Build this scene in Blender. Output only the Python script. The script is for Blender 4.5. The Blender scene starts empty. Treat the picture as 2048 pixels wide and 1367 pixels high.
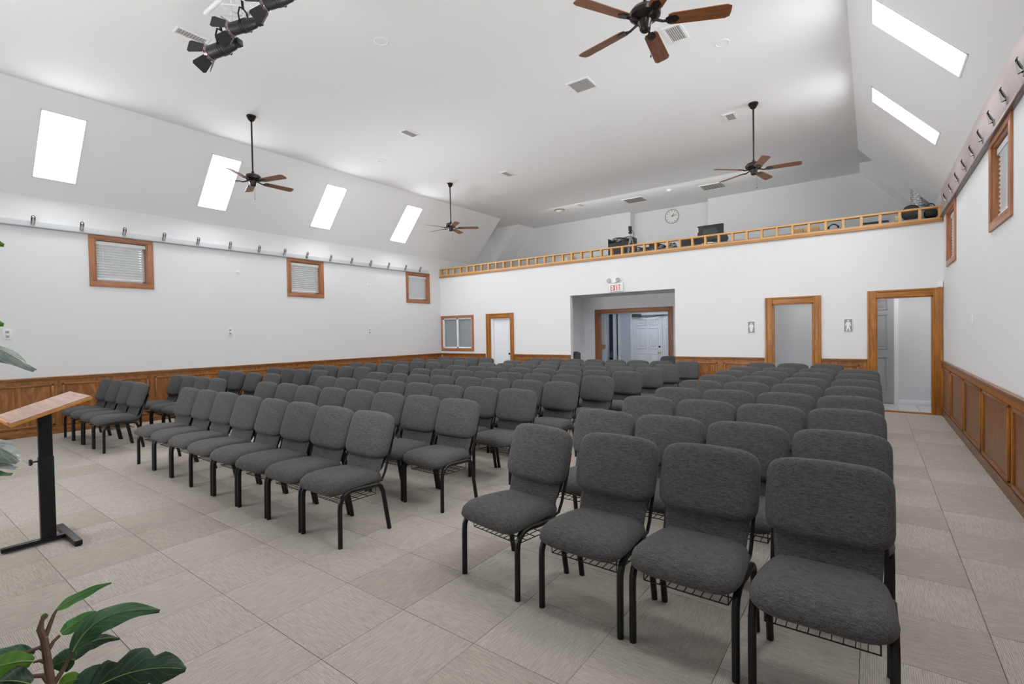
import bpy, bmesh, math, random
from mathutils import Vector, Matrix
random.seed(7)
PI = math.pi
scene = bpy.context.scene
COL = scene.collection

# ------------------------------------------------------------------ camera, world, lights, exposure
CAM = Vector((0.0, 0.0, 1.56))
ROT = Matrix(((0.80509, 0.003155, -0.593144), (0.592895, 0.025151, 0.804887), (-0.017458, 0.999679, -0.018378)))  # columns: right, up, forward
FPX = 976.784
cd = bpy.data.cameras.new('camera'); cd.sensor_width = 36.0; cd.lens = FPX / 2048 * 36.0
cd.clip_start = 0.05; cd.clip_end = 200
cam = bpy.data.objects.new('camera', cd); COL.objects.link(cam)
M4 = Matrix.Identity(4)
for i in range(3):
    M4[i][0] = ROT[i][0]; M4[i][1] = ROT[i][1]; M4[i][2] = -ROT[i][2]
M4.translation = CAM
cam.matrix_world = M4
scene.camera = cam

w = bpy.data.worlds.new('overcast'); scene.world = w; w.use_nodes = True
w.node_tree.nodes['Background'].inputs[0].default_value = (0.93, 0.97, 1.0, 1)
w.node_tree.nodes['Background'].inputs[1].default_value = 0.55
SKYLIGHT = 21.0
vs = scene.view_settings
vs.view_transform = 'Standard'; vs.look = 'None'; vs.gamma = 1.0; vs.use_curve_mapping = False
vs.exposure = 0.27
scene.cycles.use_denoising = True
scene.cycles.max_bounces = 10; scene.cycles.diffuse_bounces = 8

def area(name, loc, target, sx, sy, power, col=(1, 1, 1)):
    l = bpy.data.lights.new(name, 'AREA'); l.shape = 'RECTANGLE'; l.size = sx; l.size_y = sy
    l.energy = power; l.color = col
    o = bpy.data.objects.new(name, l); COL.objects.link(o)
    o.location = loc
    o.rotation_euler = (Vector(target) - Vector(loc)).to_track_quat('-Z', 'Y').to_euler()
    return o
area('ceiling_fill', (-2.5, 1.2, 2.0), (-4.0, 5.6, 5.34), 0.9, 0.9, 62)  # added fill: floating lamps without fixtures, aimed up to brighten the ceiling
area('ceiling_fill', (-6.6, -1.6, 2.0), (-5.4, 4.0, 5.34), 1.6, 1.6, 120)
area('ceiling_fill', (-2.55, 6.6, 2.0), (-3.0, 9.6, 5.34), 0.6, 0.6, 24)
area('ceiling_fill', (-7.6, 6.6, 2.0), (-6.4, 10.0, 5.34), 0.6, 0.6, 36)
area('stage_light', (-4.6, -4.4, 3.4), (-4.6, 9.0, 3.4), 6.0, 1.6, 16)  # added fill lamp behind the camera, not one of the truss lights
for lx_, ly_ in ((-5.07, 4.16), (-1.582, 6.94), (-8.53, 6.93), (-5.046, 9.06), (-5.07, 6.6)):
    area('downlight_fill', (lx_, ly_, 5.31), (lx_, ly_, 0), 0.14, 0.14, 15)  # added fill under the unlit cans, the last spot has no can
area('foyer_fill', (-5.4, 13.6, 2.42), (-5.4, 13.6, 0), 1.2, 0.8, 9, (0.86, 0.93, 1.0))  # added area lamp to brighten the foyer, no fixture modelled
area('mens_hall_light', (0.5, 11.6, 2.40), (0.5, 12.0, 0), 0.4, 0.2, 5)
area('womens_hall_fill', (-1.3, 11.75, 2.40), (-1.3, 11.9, 0), 0.5, 0.3, 4)  # extra lamp put in to lift the corridor brightness, no fitting
area('loft_fill', (-5.0, 12.6, 4.0), (-5.0, 12.9, 5.34), 7.0, 0.5, 8)  # added unseen lamps, here and below, brightening balcony ceiling and back wall
area('loft_fill', (-5.0, 12.6, 5.0), (-5.0, 14.8, 4.0), 6.0, 0.5, 13)

# ------------------------------------------------------------------ helpers
def lin(c):
    c = c / 255.0
    return c / 12.92 if c <= 0.04045 else ((c + 0.055) / 1.055) ** 2.4
def C(r, g, b, k=1.25):
    return tuple(min(0.86, lin(v) * k) for v in (r, g, b)) + (1.0,)

def ray(px, py):
    d = Vector(((px - 1024) / FPX, -(py - 683.5) / FPX, 1.0))
    return ROT @ d
def at(px, py, X=None, Y=None, Z=None, D=None):
    d = ray(px, py)
    if X is not None: t = (X - CAM.x) / d.x
    elif Y is not None: t = (Y - CAM.y) / d.y
    elif Z is not None: t = (Z - CAM.z) / d.z
    else: t = D / d.length
    return CAM + d * t

def tag(o, label=None, cat=None, group=None, kind=None):
    if label: o['label'] = label
    if cat: o['category'] = cat
    if group: o['group'] = group
    if kind: o['kind'] = kind
    return o
def empty(name, loc=(0, 0, 0), rz=0.0, label=None, cat=None, group=None, kind=None, parent=None):
    o = bpy.data.objects.new(name, None); COL.objects.link(o)
    o.location = loc; o.rotation_euler = (0, 0, rz); o.empty_display_size = 0.1
    if parent: o.parent = parent
    return tag(o, label, cat, group, kind)
def copy_tree(o, parent=None):
    c = o.copy(); COL.objects.link(c)
    if parent: c.parent = parent
    for ch in o.children: copy_tree(ch, c)
    return c

class MB:
    def __init__(s): s.bm = bmesh.new()
    def box(s, x0, x1, y0, y1, z0, z1, bv=0, rot=None, piv=None):
        b = bmesh.new()
        bmesh.ops.create_cube(b, size=1.0)
        for v in b.verts:
            v.co = Vector(((x0 + x1) / 2 + v.co.x * (x1 - x0), (y0 + y1) / 2 + v.co.y * (y1 - y0), (z0 + z1) / 2 + v.co.z * (z1 - z0)))
        if bv: bmesh.ops.bevel(b, geom=b.edges[:], offset=bv, segments=2, affect='EDGES', profile=0.6)
        if rot is not None:
            p = Vector(piv if piv is not None else ((x0 + x1) / 2, (y0 + y1) / 2, (z0 + z1) / 2))
            for v in b.verts: v.co = p + rot @ (v.co - p)
        s.merge(b); return s
    def merge(s, b):
        me = bpy.data.meshes.new('t'); b.to_mesh(me); b.free(); s.bm.from_mesh(me); bpy.data.meshes.remove(me)
    def prism(s, pts, axis, a0, a1):
        # pts: list of 2-D points in the other two axes (cyclic order), extruded along axis
        def mk(p, a):
            if axis == 'X': return Vector((a, p[0], p[1]))
            if axis == 'Y': return Vector((p[0], a, p[1]))
            return Vector((p[0], p[1], a))
        A = [s.bm.verts.new(mk(p, a0)) for p in pts]; B = [s.bm.verts.new(mk(p, a1)) for p in pts]
        n = len(pts)
        s.bm.faces.new(A); s.bm.faces.new(B[::-1])
        for i in range(n):
            s.bm.faces.new((A[i], B[i], B[(i + 1) % n], A[(i + 1) % n]))
        return s
    def tube(s, pts, r, n=8, caps=True, flat=None):
        pts = [Vector(p) for p in pts]; rs = r if isinstance(r, (list, tuple)) else [r] * len(pts)
        rings = []
        up = None
        for i, p in enumerate(pts):
            t = (pts[min(i + 1, len(pts) - 1)] - pts[max(i - 1, 0)]).normalized()
            if up is None:
                up = Vector((0, 0, 1)) if abs(t.z) < 0.9 else Vector((1, 0, 0))
            a = t.cross(up)
            if a.length < 1e-4: a = t.orthogonal()
            a.normalize(); b = a.cross(t).normalized(); up = b
            ring = []
            for k in range(n):
                th = 2 * PI * (k + .5) / n
                ring.append(s.bm.verts.new(p + a * (math.cos(th) * rs[i] * (flat or 1)) + b * (math.sin(th) * rs[i])))
            rings.append(ring)
        for i in range(len(rings) - 1):
            for k in range(n):
                s.bm.faces.new((rings[i][k], rings[i][(k + 1) % n], rings[i + 1][(k + 1) % n], rings[i + 1][k]))
        if caps:
            s.bm.faces.new(rings[0][::-1]); s.bm.faces.new(rings[-1])
        return s
    def lathe(s, prof, n=24, M=None):
        # prof: list of (r, z); revolve about z; optional matrix
        rings = []
        for r, z in prof:
            if r < 1e-6: rings.append([s.bm.verts.new(Vector((0, 0, z)))])
            else: rings.append([s.bm.verts.new(Vector((r * math.cos(2 * PI * k / n), r * math.sin(2 * PI * k / n), z))) for k in range(n)])
        vs_ = [v for r_ in rings for v in r_]
        for A, B in zip(rings, rings[1:]):
            for k in range(n):
                a, b = A[k % len(A)], A[(k + 1) % len(A)]
                c, d = B[(k + 1) % len(B)], B[k % len(B)]
                f = [a]
                for q in (b, c, d):
                    if q not in f: f.append(q)
                if len(f) > 2:
                    try: s.bm.faces.new(f)
                    except ValueError: pass
        if M is not None:
            for v in vs_: v.co = M @ v.co
        return s
    def pillow(s, outline, thick, n=32, rings=7, p=5.0, q=2.2, deform=None):
        # two-sided cushion in local xy, thickness in z
        P = [outline(2 * PI * k / n) for k in range(n)]
        for side in (1, -1):
            prev = None
            c = s.bm.verts.new(Vector((0, 0, side * thick)))
            for i in range(1, rings + 1):
                r = math.sin(PI / 2 * i / rings)
                h = thick * max(0.0, 1 - r ** p) ** (1 / q)
                if i == rings and side == -1: ring = s.rim
                else: ring = [s.bm.verts.new(Vector((x * r, y * r, side * h))) for x, y in P]
                if i == rings and side == 1: s.rim = ring
                for k in range(n):
                    k2 = (k + 1) % n
                    f = (c, ring[k], ring[k2]) if prev is None else (prev[k], ring[k], ring[k2], prev[k2])
                    s.bm.faces.new(f if side == 1 else f[::-1])
                prev = ring
        if deform:
            for v in s.bm.verts: v.co = Vector(deform(v.co))
        return s
    def build(s, name, mat, parent=None, smooth=35, loc=None, **kw):
        bmesh.ops.recalc_face_normals(s.bm, faces=s.bm.faces[:])
        me = bpy.data.meshes.new(name); s.bm.to_mesh(me); s.bm.free()
        me.materials.append(mat)
        if smooth:
            me.polygons.foreach_set('use_smooth', [True] * len(me.polygons))
            me.set_sharp_from_angle(angle=math.radians(smooth))
        o = bpy.data.objects.new(name, me); COL.objects.link(o)
        if parent: o.parent = parent
        if loc: o.location = loc
        return tag(o, **kw)

def superell(hx, hy, n=5.0):
    def f(th):
        c, s_ = math.cos(th), math.sin(th)
        return (hx * math.copysign(abs(c) ** (2 / n), c), hy * math.copysign(abs(s_) ** (2 / n), s_))
    return f

def slab_holes(mb, origin, U, V, N, u0, u1, v0, v1, holes, th):
    """wall slab in the plane origin+u*U+v*V, front face on the room side, body extends along N by th, rectangular holes cut through"""
    us = sorted({u0, u1, *[h[0] for h in holes], *[h[1] for h in holes]}); us = [u for u in us if u0 <= u <= u1]
    vv = sorted({v0, v1, *[h[2] for h in holes], *[h[3] for h in holes]}); vv = [v for v in vv if v0 <= v <= v1]
    O, U, V, N = Vector(origin), Vector(U), Vector(V), Vector(N)
    cache = {}
    def P(i, j, k):
        if (i, j, k) not in cache: cache[(i, j, k)] = mb.bm.verts.new(O + U * us[i] + V * vv[j] + N * (th * k))
        return cache[(i, j, k)]
    nu, nv = len(us) - 1, len(vv) - 1
    def solid(i, j):
        if not (0 <= i < nu and 0 <= j < nv): return False
        cu, cv = (us[i] + us[i + 1]) / 2, (vv[j] + vv[j + 1]) / 2
        return not any(h[0] < cu < h[1] and h[2] < cv < h[3] for h in holes)
    F = mb.bm.faces.new
    for i in range(nu):
        for j in range(nv):
            if not solid(i, j): continue
            F((P(i, j, 0), P(i + 1, j, 0), P(i + 1, j + 1, 0), P(i, j + 1, 0)))
            F((P(i, j, 1), P(i, j + 1, 1), P(i + 1, j + 1, 1), P(i + 1, j, 1)))
            if not solid(i - 1, j): F((P(i, j, 0), P(i, j + 1, 0), P(i, j + 1, 1), P(i, j, 1)))
            if not solid(i + 1, j): F((P(i + 1, j, 0), P(i + 1, j, 1), P(i + 1, j + 1, 1), P(i + 1, j + 1, 0)))
            if not solid(i, j - 1): F((P(i, j, 0), P(i, j, 1), P(i + 1, j, 1), P(i + 1, j, 0)))
            if not solid(i, j + 1): F((P(i, j + 1, 0), P(i + 1, j + 1, 0), P(i + 1, j + 1, 1), P(i, j + 1, 1)))
    return mb

# ------------------------------------------------------------------ materials
def mat(name, col, rough=0.6, metal=0.0, spec=0.5, bump=None, vary=None, emit=None, coat=0.0, sheen=0.0):
    m = bpy.data.materials.new(name); m.use_nodes = True
    nt = m.node_tree; b = nt.nodes['Principled BSDF']
    b.inputs['Base Color'].default_value = col; b.inputs['Roughness'].default_value = rough
    b.inputs['Metallic'].default_value = metal; b.inputs['Specular IOR Level'].default_value = spec
    if coat: b.inputs['Coat Weight'].default_value = coat; b.inputs['Coat Roughness'].default_value = 0.25
    if sheen: b.inputs['Sheen Weight'].default_value = sheen; b.inputs['Sheen Roughness'].default_value = 0.5
    tc = nt.nodes.new('ShaderNodeTexCoord')
    if vary:   # (scale vector, amount, noise scale)
        mp = nt.nodes.new('ShaderNodeMapping'); mp.inputs['Scale'].default_value = vary[0]
        nz = nt.nodes.new('ShaderNodeTexNoise'); nz.inputs['Scale'].default_value = vary[2]; nz.inputs['Detail'].default_value = 6
        hs = nt.nodes.new('ShaderNodeHueSaturation'); hs.inputs['Color'].default_value = col
        mr = nt.nodes.new('ShaderNodeMapRange'); mr.inputs['From Min'].default_value = 0.3; mr.inputs['From Max'].default_value = 0.7
        mr.inputs['To Min'].default_value = 1 - vary[1]; mr.inputs['To Max'].default_value = 1 + vary[1]
        L = nt.links.new
        L(tc.outputs['Object'], mp.inputs[0]); L(mp.outputs[0], nz.inputs['Vector']); L(nz.outputs[0], mr.inputs['Value'])
        L(mr.outputs[0], hs.inputs['Value']); L(hs.outputs[0], b.inputs['Base Color'])
    if bump:   # (scale, strength, distance)
        nz2 = nt.nodes.new('ShaderNodeTexNoise'); nz2.inputs['Scale'].default_value = bump[0]; nz2.inputs['Detail'].default_value = 3
        bp = nt.nodes.new('ShaderNodeBump'); bp.inputs['Strength'].default_value = bump[1]; bp.inputs['Distance'].default_value = bump[2]
        nt.links.new(tc.outputs['Object'], nz2.inputs['Vector']); nt.links.new(nz2.outputs[0], bp.inputs['Height']); nt.links.new(bp.outputs[0], b.inputs['Normal'])
    if emit:
        b.inputs['Emission Color'].default_value = emit[0]; b.inputs['Emission Strength'].default_value = emit[1]
    return m

def wood(name, c1, c2, axis='Z', scale=1.0, rough=0.38, figure=0.5, spec=0.5):
    """stained wood: long grain streaks along the axis plus a loose cathedral figure"""
    m = bpy.data.materials.new(name); m.use_nodes = True
    nt = m.node_tree; b = nt.nodes['Principled BSDF']; L = nt.links.new
    b.inputs['Roughness'].default_value = rough; b.inputs['Specular IOR Level'].default_value = spec
    tc = nt.nodes.new('ShaderNodeTexCoord'); mp = nt.nodes.new('ShaderNodeMapping')
    sc = {'X': (1.2, 22, 22), 'Y': (22, 1.2, 22), 'Z': (22, 22, 1.2)}[axis]
    mp.inputs['Scale'].default_value = tuple(v * scale for v in sc)
    nz = nt.nodes.new('ShaderNodeTexNoise'); nz.inputs['Scale'].default_value = 1.6; nz.inputs['Detail'].default_value = 8; nz.inputs['Roughness'].default_value = 0.65
    nz.inputs['Distortion'].default_value = 0.6
    mp2 = nt.nodes.new('ShaderNodeMapping'); sc2 = {'X': (1, 3.2, 3.2), 'Y': (3.2, 1, 3.2), 'Z': (3.2, 3.2, 1)}[axis]
    mp2.inputs['Scale'].default_value = sc2
    wv = nt.nodes.new('ShaderNodeTexNoise'); wv.inputs['Scale'].default_value = 1.7; wv.inputs['Detail'].default_value = 3; wv.inputs['Distortion'].default_value = 2.2
    mth = nt.nodes.new('ShaderNodeMath'); mth.operation = 'MULTIPLY_ADD'; mth.inputs[1].default_value = figure; mth.inputs[2].default_value = 0.0
    add = nt.nodes.new('ShaderNodeMath'); add.operation = 'ADD'
    frac = nt.nodes.new('ShaderNodeMath'); frac.operation = 'MULTIPLY'; frac.inputs[1].default_value = 9.0
    sn = nt.nodes.new('ShaderNodeMath'); sn.operation = 'SINE'
    mr = nt.nodes.new('ShaderNodeMapRange'); mr.inputs['From Min'].default_value = 0.25; mr.inputs['From Max'].default_value = 0.85
    rp = nt.nodes.new('ShaderNodeMix'); rp.data_type = 'RGBA'; rp.inputs['A'].default_value = c1; rp.inputs['B'].default_value = c2
    L(tc.outputs['Object'], mp.inputs[0]); L(mp.outputs[0], nz.inputs['Vector'])
    L(tc.outputs['Object'], mp2.inputs[0]); L(mp2.outputs[0], wv.inputs['Vector'])
    L(wv.outputs[0], frac.inputs[0]); L(frac.outputs[0], sn.inputs[0]); L(sn.outputs[0], mth.inputs[0])
    mth.inputs[1].default_value = figure * 0.25
    L(nz.outputs[0], add.inputs[0]); L(mth.outputs[0], add.inputs[1]); L(add.outputs[0], mr.inputs['Value'])
    L(mr.outputs[0], rp.inputs['Factor']); L(rp.outputs['Result'], b.inputs['Base Color'])
    bp = nt.nodes.new('ShaderNodeBump'); bp.inputs['Strength'].default_value = 0.15; bp.inputs['Distance'].default_value = 0.002
    L(nz.outputs[0], bp.inputs['Height']); L(bp.outputs[0], b.inputs['Normal'])
    return m

WALL = mat('painted_wall', (0.745, 0.75, 0.757, 1), 0.75, bump=(55, 0.25, 0.004), spec=0.3)
CEIL = mat('painted_ceiling', (0.84, 0.845, 0.85, 1), 0.85, bump=(70, 0.3, 0.004), spec=0.2)
TRIMW = mat('white_gloss_trim', (0.80, 0.81, 0.83, 1), 0.4)
DOORW = mat('white_door_paint', (0.78, 0.80, 0.84, 1), 0.4)
DOORG = mat('grey_door_paint', (0.36, 0.37, 0.385, 1), 0.5)
ALCOVE = mat('grey_painted_wall', (0.66, 0.67, 0.69, 1), 0.7, spec=0.3)
oak1, oak2 = C(106, 64, 26, 1.3), C(176, 120, 64, 1.3)
OAK = {a: wood('oak_' + a.lower(), oak1, oak2, a, figure=0.5) for a in 'XYZ'}
OAKP = wood('oak_panel_figured', C(112, 68, 30, 1.3), C(176, 120, 66, 1.3), 'Z', 0.7, figure=0.7)
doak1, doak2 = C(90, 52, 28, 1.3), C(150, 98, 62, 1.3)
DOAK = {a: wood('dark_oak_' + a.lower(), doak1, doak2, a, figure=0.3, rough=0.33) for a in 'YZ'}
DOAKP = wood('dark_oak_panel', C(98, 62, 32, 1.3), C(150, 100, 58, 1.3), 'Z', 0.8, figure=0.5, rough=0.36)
FRAMEW = {a: wood('window_frame_wood_' + a.lower(), C(122, 74, 44, 1.3), C(178, 124, 88, 1.3), a, figure=0.3) for a in 'XYZ'}
CASE = {a: wood('casing_oak_' + a.lower(), C(122, 74, 22, 1.3), C(186, 122, 48, 1.3), a, figure=0.4) for a in 'XYZ'}
CASED = {a: wood('foyer_casing_' + a.lower(), C(104, 62, 34, 1.3), C(156, 98, 58, 1.3), a, figure=0.3) for a in 'XZ'}
PINE = {a: wood('pine_' + a.lower(), C(188, 142, 86, 1.1), C(214, 174, 116, 1.1), a, figure=0.3, rough=0.45) for a in 'XZ'}
PINED = wood('pine_cornice', C(156, 108, 60, 1.1), C(192, 146, 94, 1.1), 'X', figure=0.3)
METAL = mat('black_powder_coat', (0.006, 0.006, 0.007, 1), 0.4, spec=0.35)
PLAST = mat('black_plastic', (0.018, 0.018, 0.02, 1), 0.45)
WIRE = mat('black_wire', (0.01, 0.01, 0.01, 1), 0.4)
BRONZE = mat('dark_bronze', (0.035, 0.028, 0.026, 1), 0.3, metal=0.7)
CHROME = mat('chrome', (0.6, 0.6, 0.6, 1), 0.15, metal=1.0)
NICKEL = mat('brushed_nickel', (0.36, 0.35, 0.34, 1), 0.4, metal=0.9)
BRASS = mat('brass', (0.62, 0.5, 0.26, 1), 0.3, metal=1.0)
BLIND = mat('white_blind_slat', (0.74, 0.75, 0.76, 1), 0.5)
WHITEP = mat('white_plastic', (0.8, 0.8, 0.8, 1), 0.4)
GRILLE = mat('vent_shadow', (0.36, 0.34, 0.33, 1), 0.7)
PAPER = mat('paper', (0.8, 0.8, 0.78, 1), 0.8)
LEDGE = mat('grey_satin_board', (0.60, 0.615, 0.63, 1), 0.3, spec=0.5)
GLARE = mat('mauve_wall_glare', C(170, 158, 157, 1.2), 0.42, spec=0.6, vary=((1, .6, 3), 0.06, 2.0))  # grazing glare on the wall painted in as a mauve tone
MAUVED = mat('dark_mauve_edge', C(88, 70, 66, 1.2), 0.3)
GREYDK = mat('dark_grey_plastic', (0.06, 0.062, 0.065, 1), 0.6)

def fabric():
    m = bpy.data.materials.new('charcoal_woven_fabric'); m.use_nodes = True
    nt = m.node_tree; b = nt.nodes['Principled BSDF']; L = nt.links.new
    b.inputs['Roughness'].default_value = 0.95; b.inputs['Specular IOR Level'].default_value = 0.15
    b.inputs['Sheen Weight'].default_value = 0.08; b.inputs['Sheen Roughness'].default_value = 0.45
    tc = nt.nodes.new('ShaderNodeTexCoord'); mp = nt.nodes.new('ShaderNodeMapping'); mp.inputs['Scale'].default_value = (16, 150, 150)
    nz = nt.nodes.new('ShaderNodeTexNoise'); nz.inputs['Scale'].default_value = 1.6; nz.inputs['Detail'].default_value = 4; nz.inputs['Roughness'].default_value = 0.7
    nz2 = nt.nodes.new('ShaderNodeTexNoise'); nz2.inputs['Scale'].default_value = 420; nz2.inputs['Detail'].default_value = 1
    mp2 = nt.nodes.new('ShaderNodeMapping')
    ad = nt.nodes.new('ShaderNodeMath'); ad.operation = 'ADD'
    mr = nt.nodes.new('ShaderNodeMapRange'); mr.inputs['From Min'].default_value = 0.75; mr.inputs['From Max'].default_value = 1.3
    mx = nt.nodes.new('ShaderNodeMix'); mx.data_type = 'RGBA'
    mx.inputs['A'].default_value = C(40, 39, 40, 1.3); mx.inputs['B'].default_value = C(92, 91, 92, 1.3)
    L(tc.outputs['Object'], mp.inputs[0]); L(mp.outputs[0], nz.inputs['Vector'])
    L(tc.outputs['Object'], mp2.inputs[0]); L(mp2.outputs[0], nz2.inputs['Vector'])
    L(nz.outputs[0], ad.inputs[0]); L(nz2.outputs[0], ad.inputs[1]); L(ad.outputs[0], mr.inputs['Value'])
    L(mr.outputs[0], mx.inputs['Factor']); L(mx.outputs['Result'], b.inputs['Base Color'])
    bp = nt.nodes.new('ShaderNodeBump'); bp.inputs['Strength'].default_value = 0.35; bp.inputs['Distance'].default_value = 0.002
    L(ad.outputs[0], bp.inputs['Height']); L(bp.outputs[0], b.inputs['Normal'])
    return m
FABRIC = fabric()

def carpet(name, ribs, tint):
    m = bpy.data.materials.new(name); m.use_nodes = True
    nt = m.node_tree; b = nt.nodes['Principled BSDF']; L = nt.links.new
    b.inputs['Roughness'].default_value = 1.0; b.inputs['Specular IOR Level'].default_value = 0.05
    tc = nt.nodes.new('ShaderNodeTexCoord')
    mp = nt.nodes.new('ShaderNodeMapping'); mp.inputs['Scale'].default_value = (6, 60, 1)
    nz = nt.nodes.new('ShaderNodeTexNoise'); nz.inputs['Scale'].default_value = 1.8; nz.inputs['Detail'].default_value = 5; nz.inputs['Roughness'].default_value = 0.7
    wv = nt.nodes.new('ShaderNodeTexWave'); wv.bands_direction = 'Y'; wv.inputs['Scale'].default_value = ribs; wv.inputs['Distortion'].default_value = 0.4
    wv.inputs['Detail'].default_value = 1
    fn = nt.nodes.new('ShaderNodeTexNoise'); fn.inputs['Scale'].default_value = 160; fn.inputs['Detail'].default_value = 2
    s1 = nt.nodes.new('ShaderNodeMath'); s1.operation = 'MULTIPLY_ADD'; s1.inputs[1].default_value = 0.28
    s2 = nt.nodes.new('ShaderNodeMath'); s2.operation = 'MULTIPLY_ADD'; s2.inputs[1].default_value = 0.5
    mr = nt.nodes.new('ShaderNodeMapRange'); mr.inputs['From Min'].default_value = 0.45; mr.inputs['From Max'].default_value = 1.15
    mx = nt.nodes.new('ShaderNodeMix'); mx.data_type = 'RGBA'
    mx.inputs['A'].default_value = C(*[v * 0.76 for v in tint]); mx.inputs['B'].default_value = C(*[v * 1.16 for v in tint])
    L(tc.outputs['Object'], mp.inputs[0]); L(mp.outputs[0], nz.inputs['Vector'])
    L(tc.outputs['Object'], wv.inputs['Vector']); L(tc.outputs['Object'], fn.inputs['Vector'])
    L(wv.outputs['Fac'], s1.inputs[0]); L(nz.outputs[0], s1.inputs[2])
    L(fn.outputs[0], s2.inputs[0]); L(s1.outputs[0], s2.inputs[2])
    L(s2.outputs[0], mr.inputs['Value']); L(mr.outputs[0], mx.inputs['Factor']); L(mx.outputs['Result'], b.inputs['Base Color'])
    bp = nt.nodes.new('ShaderNodeBump'); bp.inputs['Strength'].default_value = 0.5; bp.inputs['Distance'].default_value = 0.004
    L(s2.outputs[0], bp.inputs['Height']); L(bp.outputs[0], b.inputs['Normal'])
    return m
CARPET = carpet('grey_carpet', 38, (150, 144, 137))
CARPETB = carpet('grey_carpet_warm', 38, (144, 138, 130))

# ------------------------------------------------------------------ room dimensions
XL, XR, YB, YF = -11.10, 1.0, 11.246, -5.0
ZC, ZS = 5.34, 3.94           # flat ceiling, foot of the slopes
XRL, XRR = -9.87, -0.22       # where slopes meet the flat ceiling
YS, YP, YE = 12.87, 13.94, 14.83   # end of slope, start of far soffit, loft back wall
CAP = 0.962

# floor: base slab + carpet tiles
fl = empty('floor', kind='structure')
MB().box(XL, XR, YF, YB + 0.13, -0.2, -0.012).build('subfloor', GREYDK, fl)
tp, tq, gx, gy = 0.524, 0.515, -0.05, 0.80
cells = []
for i in range(-40, 10):
    for j in range(-2, 30):
        x0, x1 = gx + tp * i, gx + tp * (i + 1); y0, y1 = gy + tq * j, gy + tq * (j + 1)
        cx0, cx1, cy0, cy1 = max(x0, XL), min(x1, XR), max(y0, YF), min(y1, YB + .12)
        if cx1 - cx0 < 0.01 or cy1 - cy0 < 0.01: continue
        full = (cx1 - cx0 > tp - 1e-4 and cy1 - cy0 > tq - 1e-4)
        cells.append((math.hypot((cx0 + cx1) / 2, (cy0 + cy1) / 2), cx0, cx1, cy0, cy1, full, (i + j) % 2))
cells.sort()
def tile_mesh(m, rot):
    hx, hy = tp / 2 - 0.0012, tq / 2 - 0.0012
    if rot: hx, hy = hy, hx
    o = MB().box(-hx, hx, -hy, hy, -0.012, 0, bv=0.0015).build('carpet_tile', m, fl)
    return o
protos = {(r, v): tile_mesh(CARPET if v else CARPETB, r) for r in (0, 1) for v in (0, 1)}
used = set(); rest = []; cnt = 0
for d, x0, x1, y0, y1, full, par in cells:
    # in the camera's view wedge?
    cx, cy = (x0 + x1) / 2, (y0 + y1) / 2
    dep = -0.593 * cx + 0.805 * cy; lat = 0.805 * cx + 0.593 * cy
    vis = dep > 0.8 and abs(lat) < dep * 1.15 + 0.5 and dep > 1.6
    if full and vis and cnt < 296:
        key = (par, random.random() < 0.55)
        if key in used:
            o = protos[key].copy(); COL.objects.link(o)
        else: o = protos[key]; used.add(key)
        o.location = (cx, cy, 0); o.rotation_euler = (0, 0, PI / 2 if par else 0)
        cnt += 1
    else: rest.append((x0, x1, y0, y1, par))
for par in (0, 1):
    mb = MB()
    for x0, x1, y0, y1, p_ in rest:
        if p_ != par: continue
        if par:   # build rotated so the grain turns a quarter
            mb.box(y0 + .0012, y1 - .0012, -x1 + .0012, -x0 - .0012, -0.012, 0)
        else: mb.box(x0 + .0012, x1 - .0012, y0 + .0012, y1 - .0012, -0.012, 0)
    o = mb.build('carpet_tiles', CARPET, fl, kind='stuff')
    if par: o.rotation_euler = (0, 0, PI / 2)

# left / right walls with window holes
WIN_L = [(2.54, 3.50), (6.165, 7.117), (9.815, 10.775)]
WIN_R = [(6.068, 7.065), (9.63, 10.685)]
WZ = (2.515, 3.452)
cs = 0.088
holesL = [(a + cs, b - cs, WZ[0] + cs, WZ[1] - cs) for a, b in WIN_L]
holesR = [(a + cs, b - cs, WZ[0] + cs, WZ[1] - cs) for a, b in WIN_R]
slab_holes(MB(), (XL, 0, 0), (0, 1, 0), (0, 0, 1), (-1, 0, 0), YF, 15.3, -0.2, ZC + .2, holesL, 0.16).build('wall_left', WALL, kind='structure')
slab_holes(MB(), (XR, 0, 0), (0, 1, 0), (0, 0, 1), (1, 0, 0), YF, 15.3, -0.2, ZC + .2, holesR, 0.16).build('wall_right', WALL, kind='structure')
MB().box(XL - .16, XR + .16, YF - 0.15, YF, -0.2, ZC + .2).build('wall_front', WALL, kind='structure')
# slopes with skylight openings
SKL = [(1.80, 2.36), (4.19, 4.75), (6.63, 7.18), (9.04, 9.62)]
SKR = [(1.85, 2.40), (4.25, 4.80), (6.56, 7.13), (8.97, 9.55)]
def slope(name, X0, X1, sky, y0, y1):
    V = Vector((X1 - X0, 0, ZC - ZS)); Ln = V.length; V.normalize()
    N = Vector((-V.z, 0, V.x)) if X1 > X0 else Vector((V.z, 0, -V.x))
    if N.z < 0: N = -N
    za, zb = (4.20 - ZS) / V.z, (5.08 - ZS) / V.z
    holes = [(a, b, za, zb) for a, b in sky]
    return slab_holes(MB(), (X0, 0, ZS), (0, 1, 0), V, N, y0, y1, 0, Ln, holes, 0.12), V, N, za, zb
sl, VL, NL, za, zb = slope('', XL, XRL, SKL, YF, YS)
sl.prism([(XL, ZS + .01), (XRL - .005, ZC + .002), (XL, ZC + .002)], 'Y', YS - .03, YS)
ceiling = empty('ceiling', kind='structure')
sl.build('left_slope', CEIL, ceiling, smooth=0)
sr, VR, NR, za2, zb2 = slope('', XR, XRR, SKR, YF, YS)
sr.prism([(XR, ZS + .01), (XRR + .005, ZC + .002), (XR, ZC + .002)], 'Y', YS - .03, YS)
sr.build('right_slope', CEIL, ceiling, smooth=0)
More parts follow.
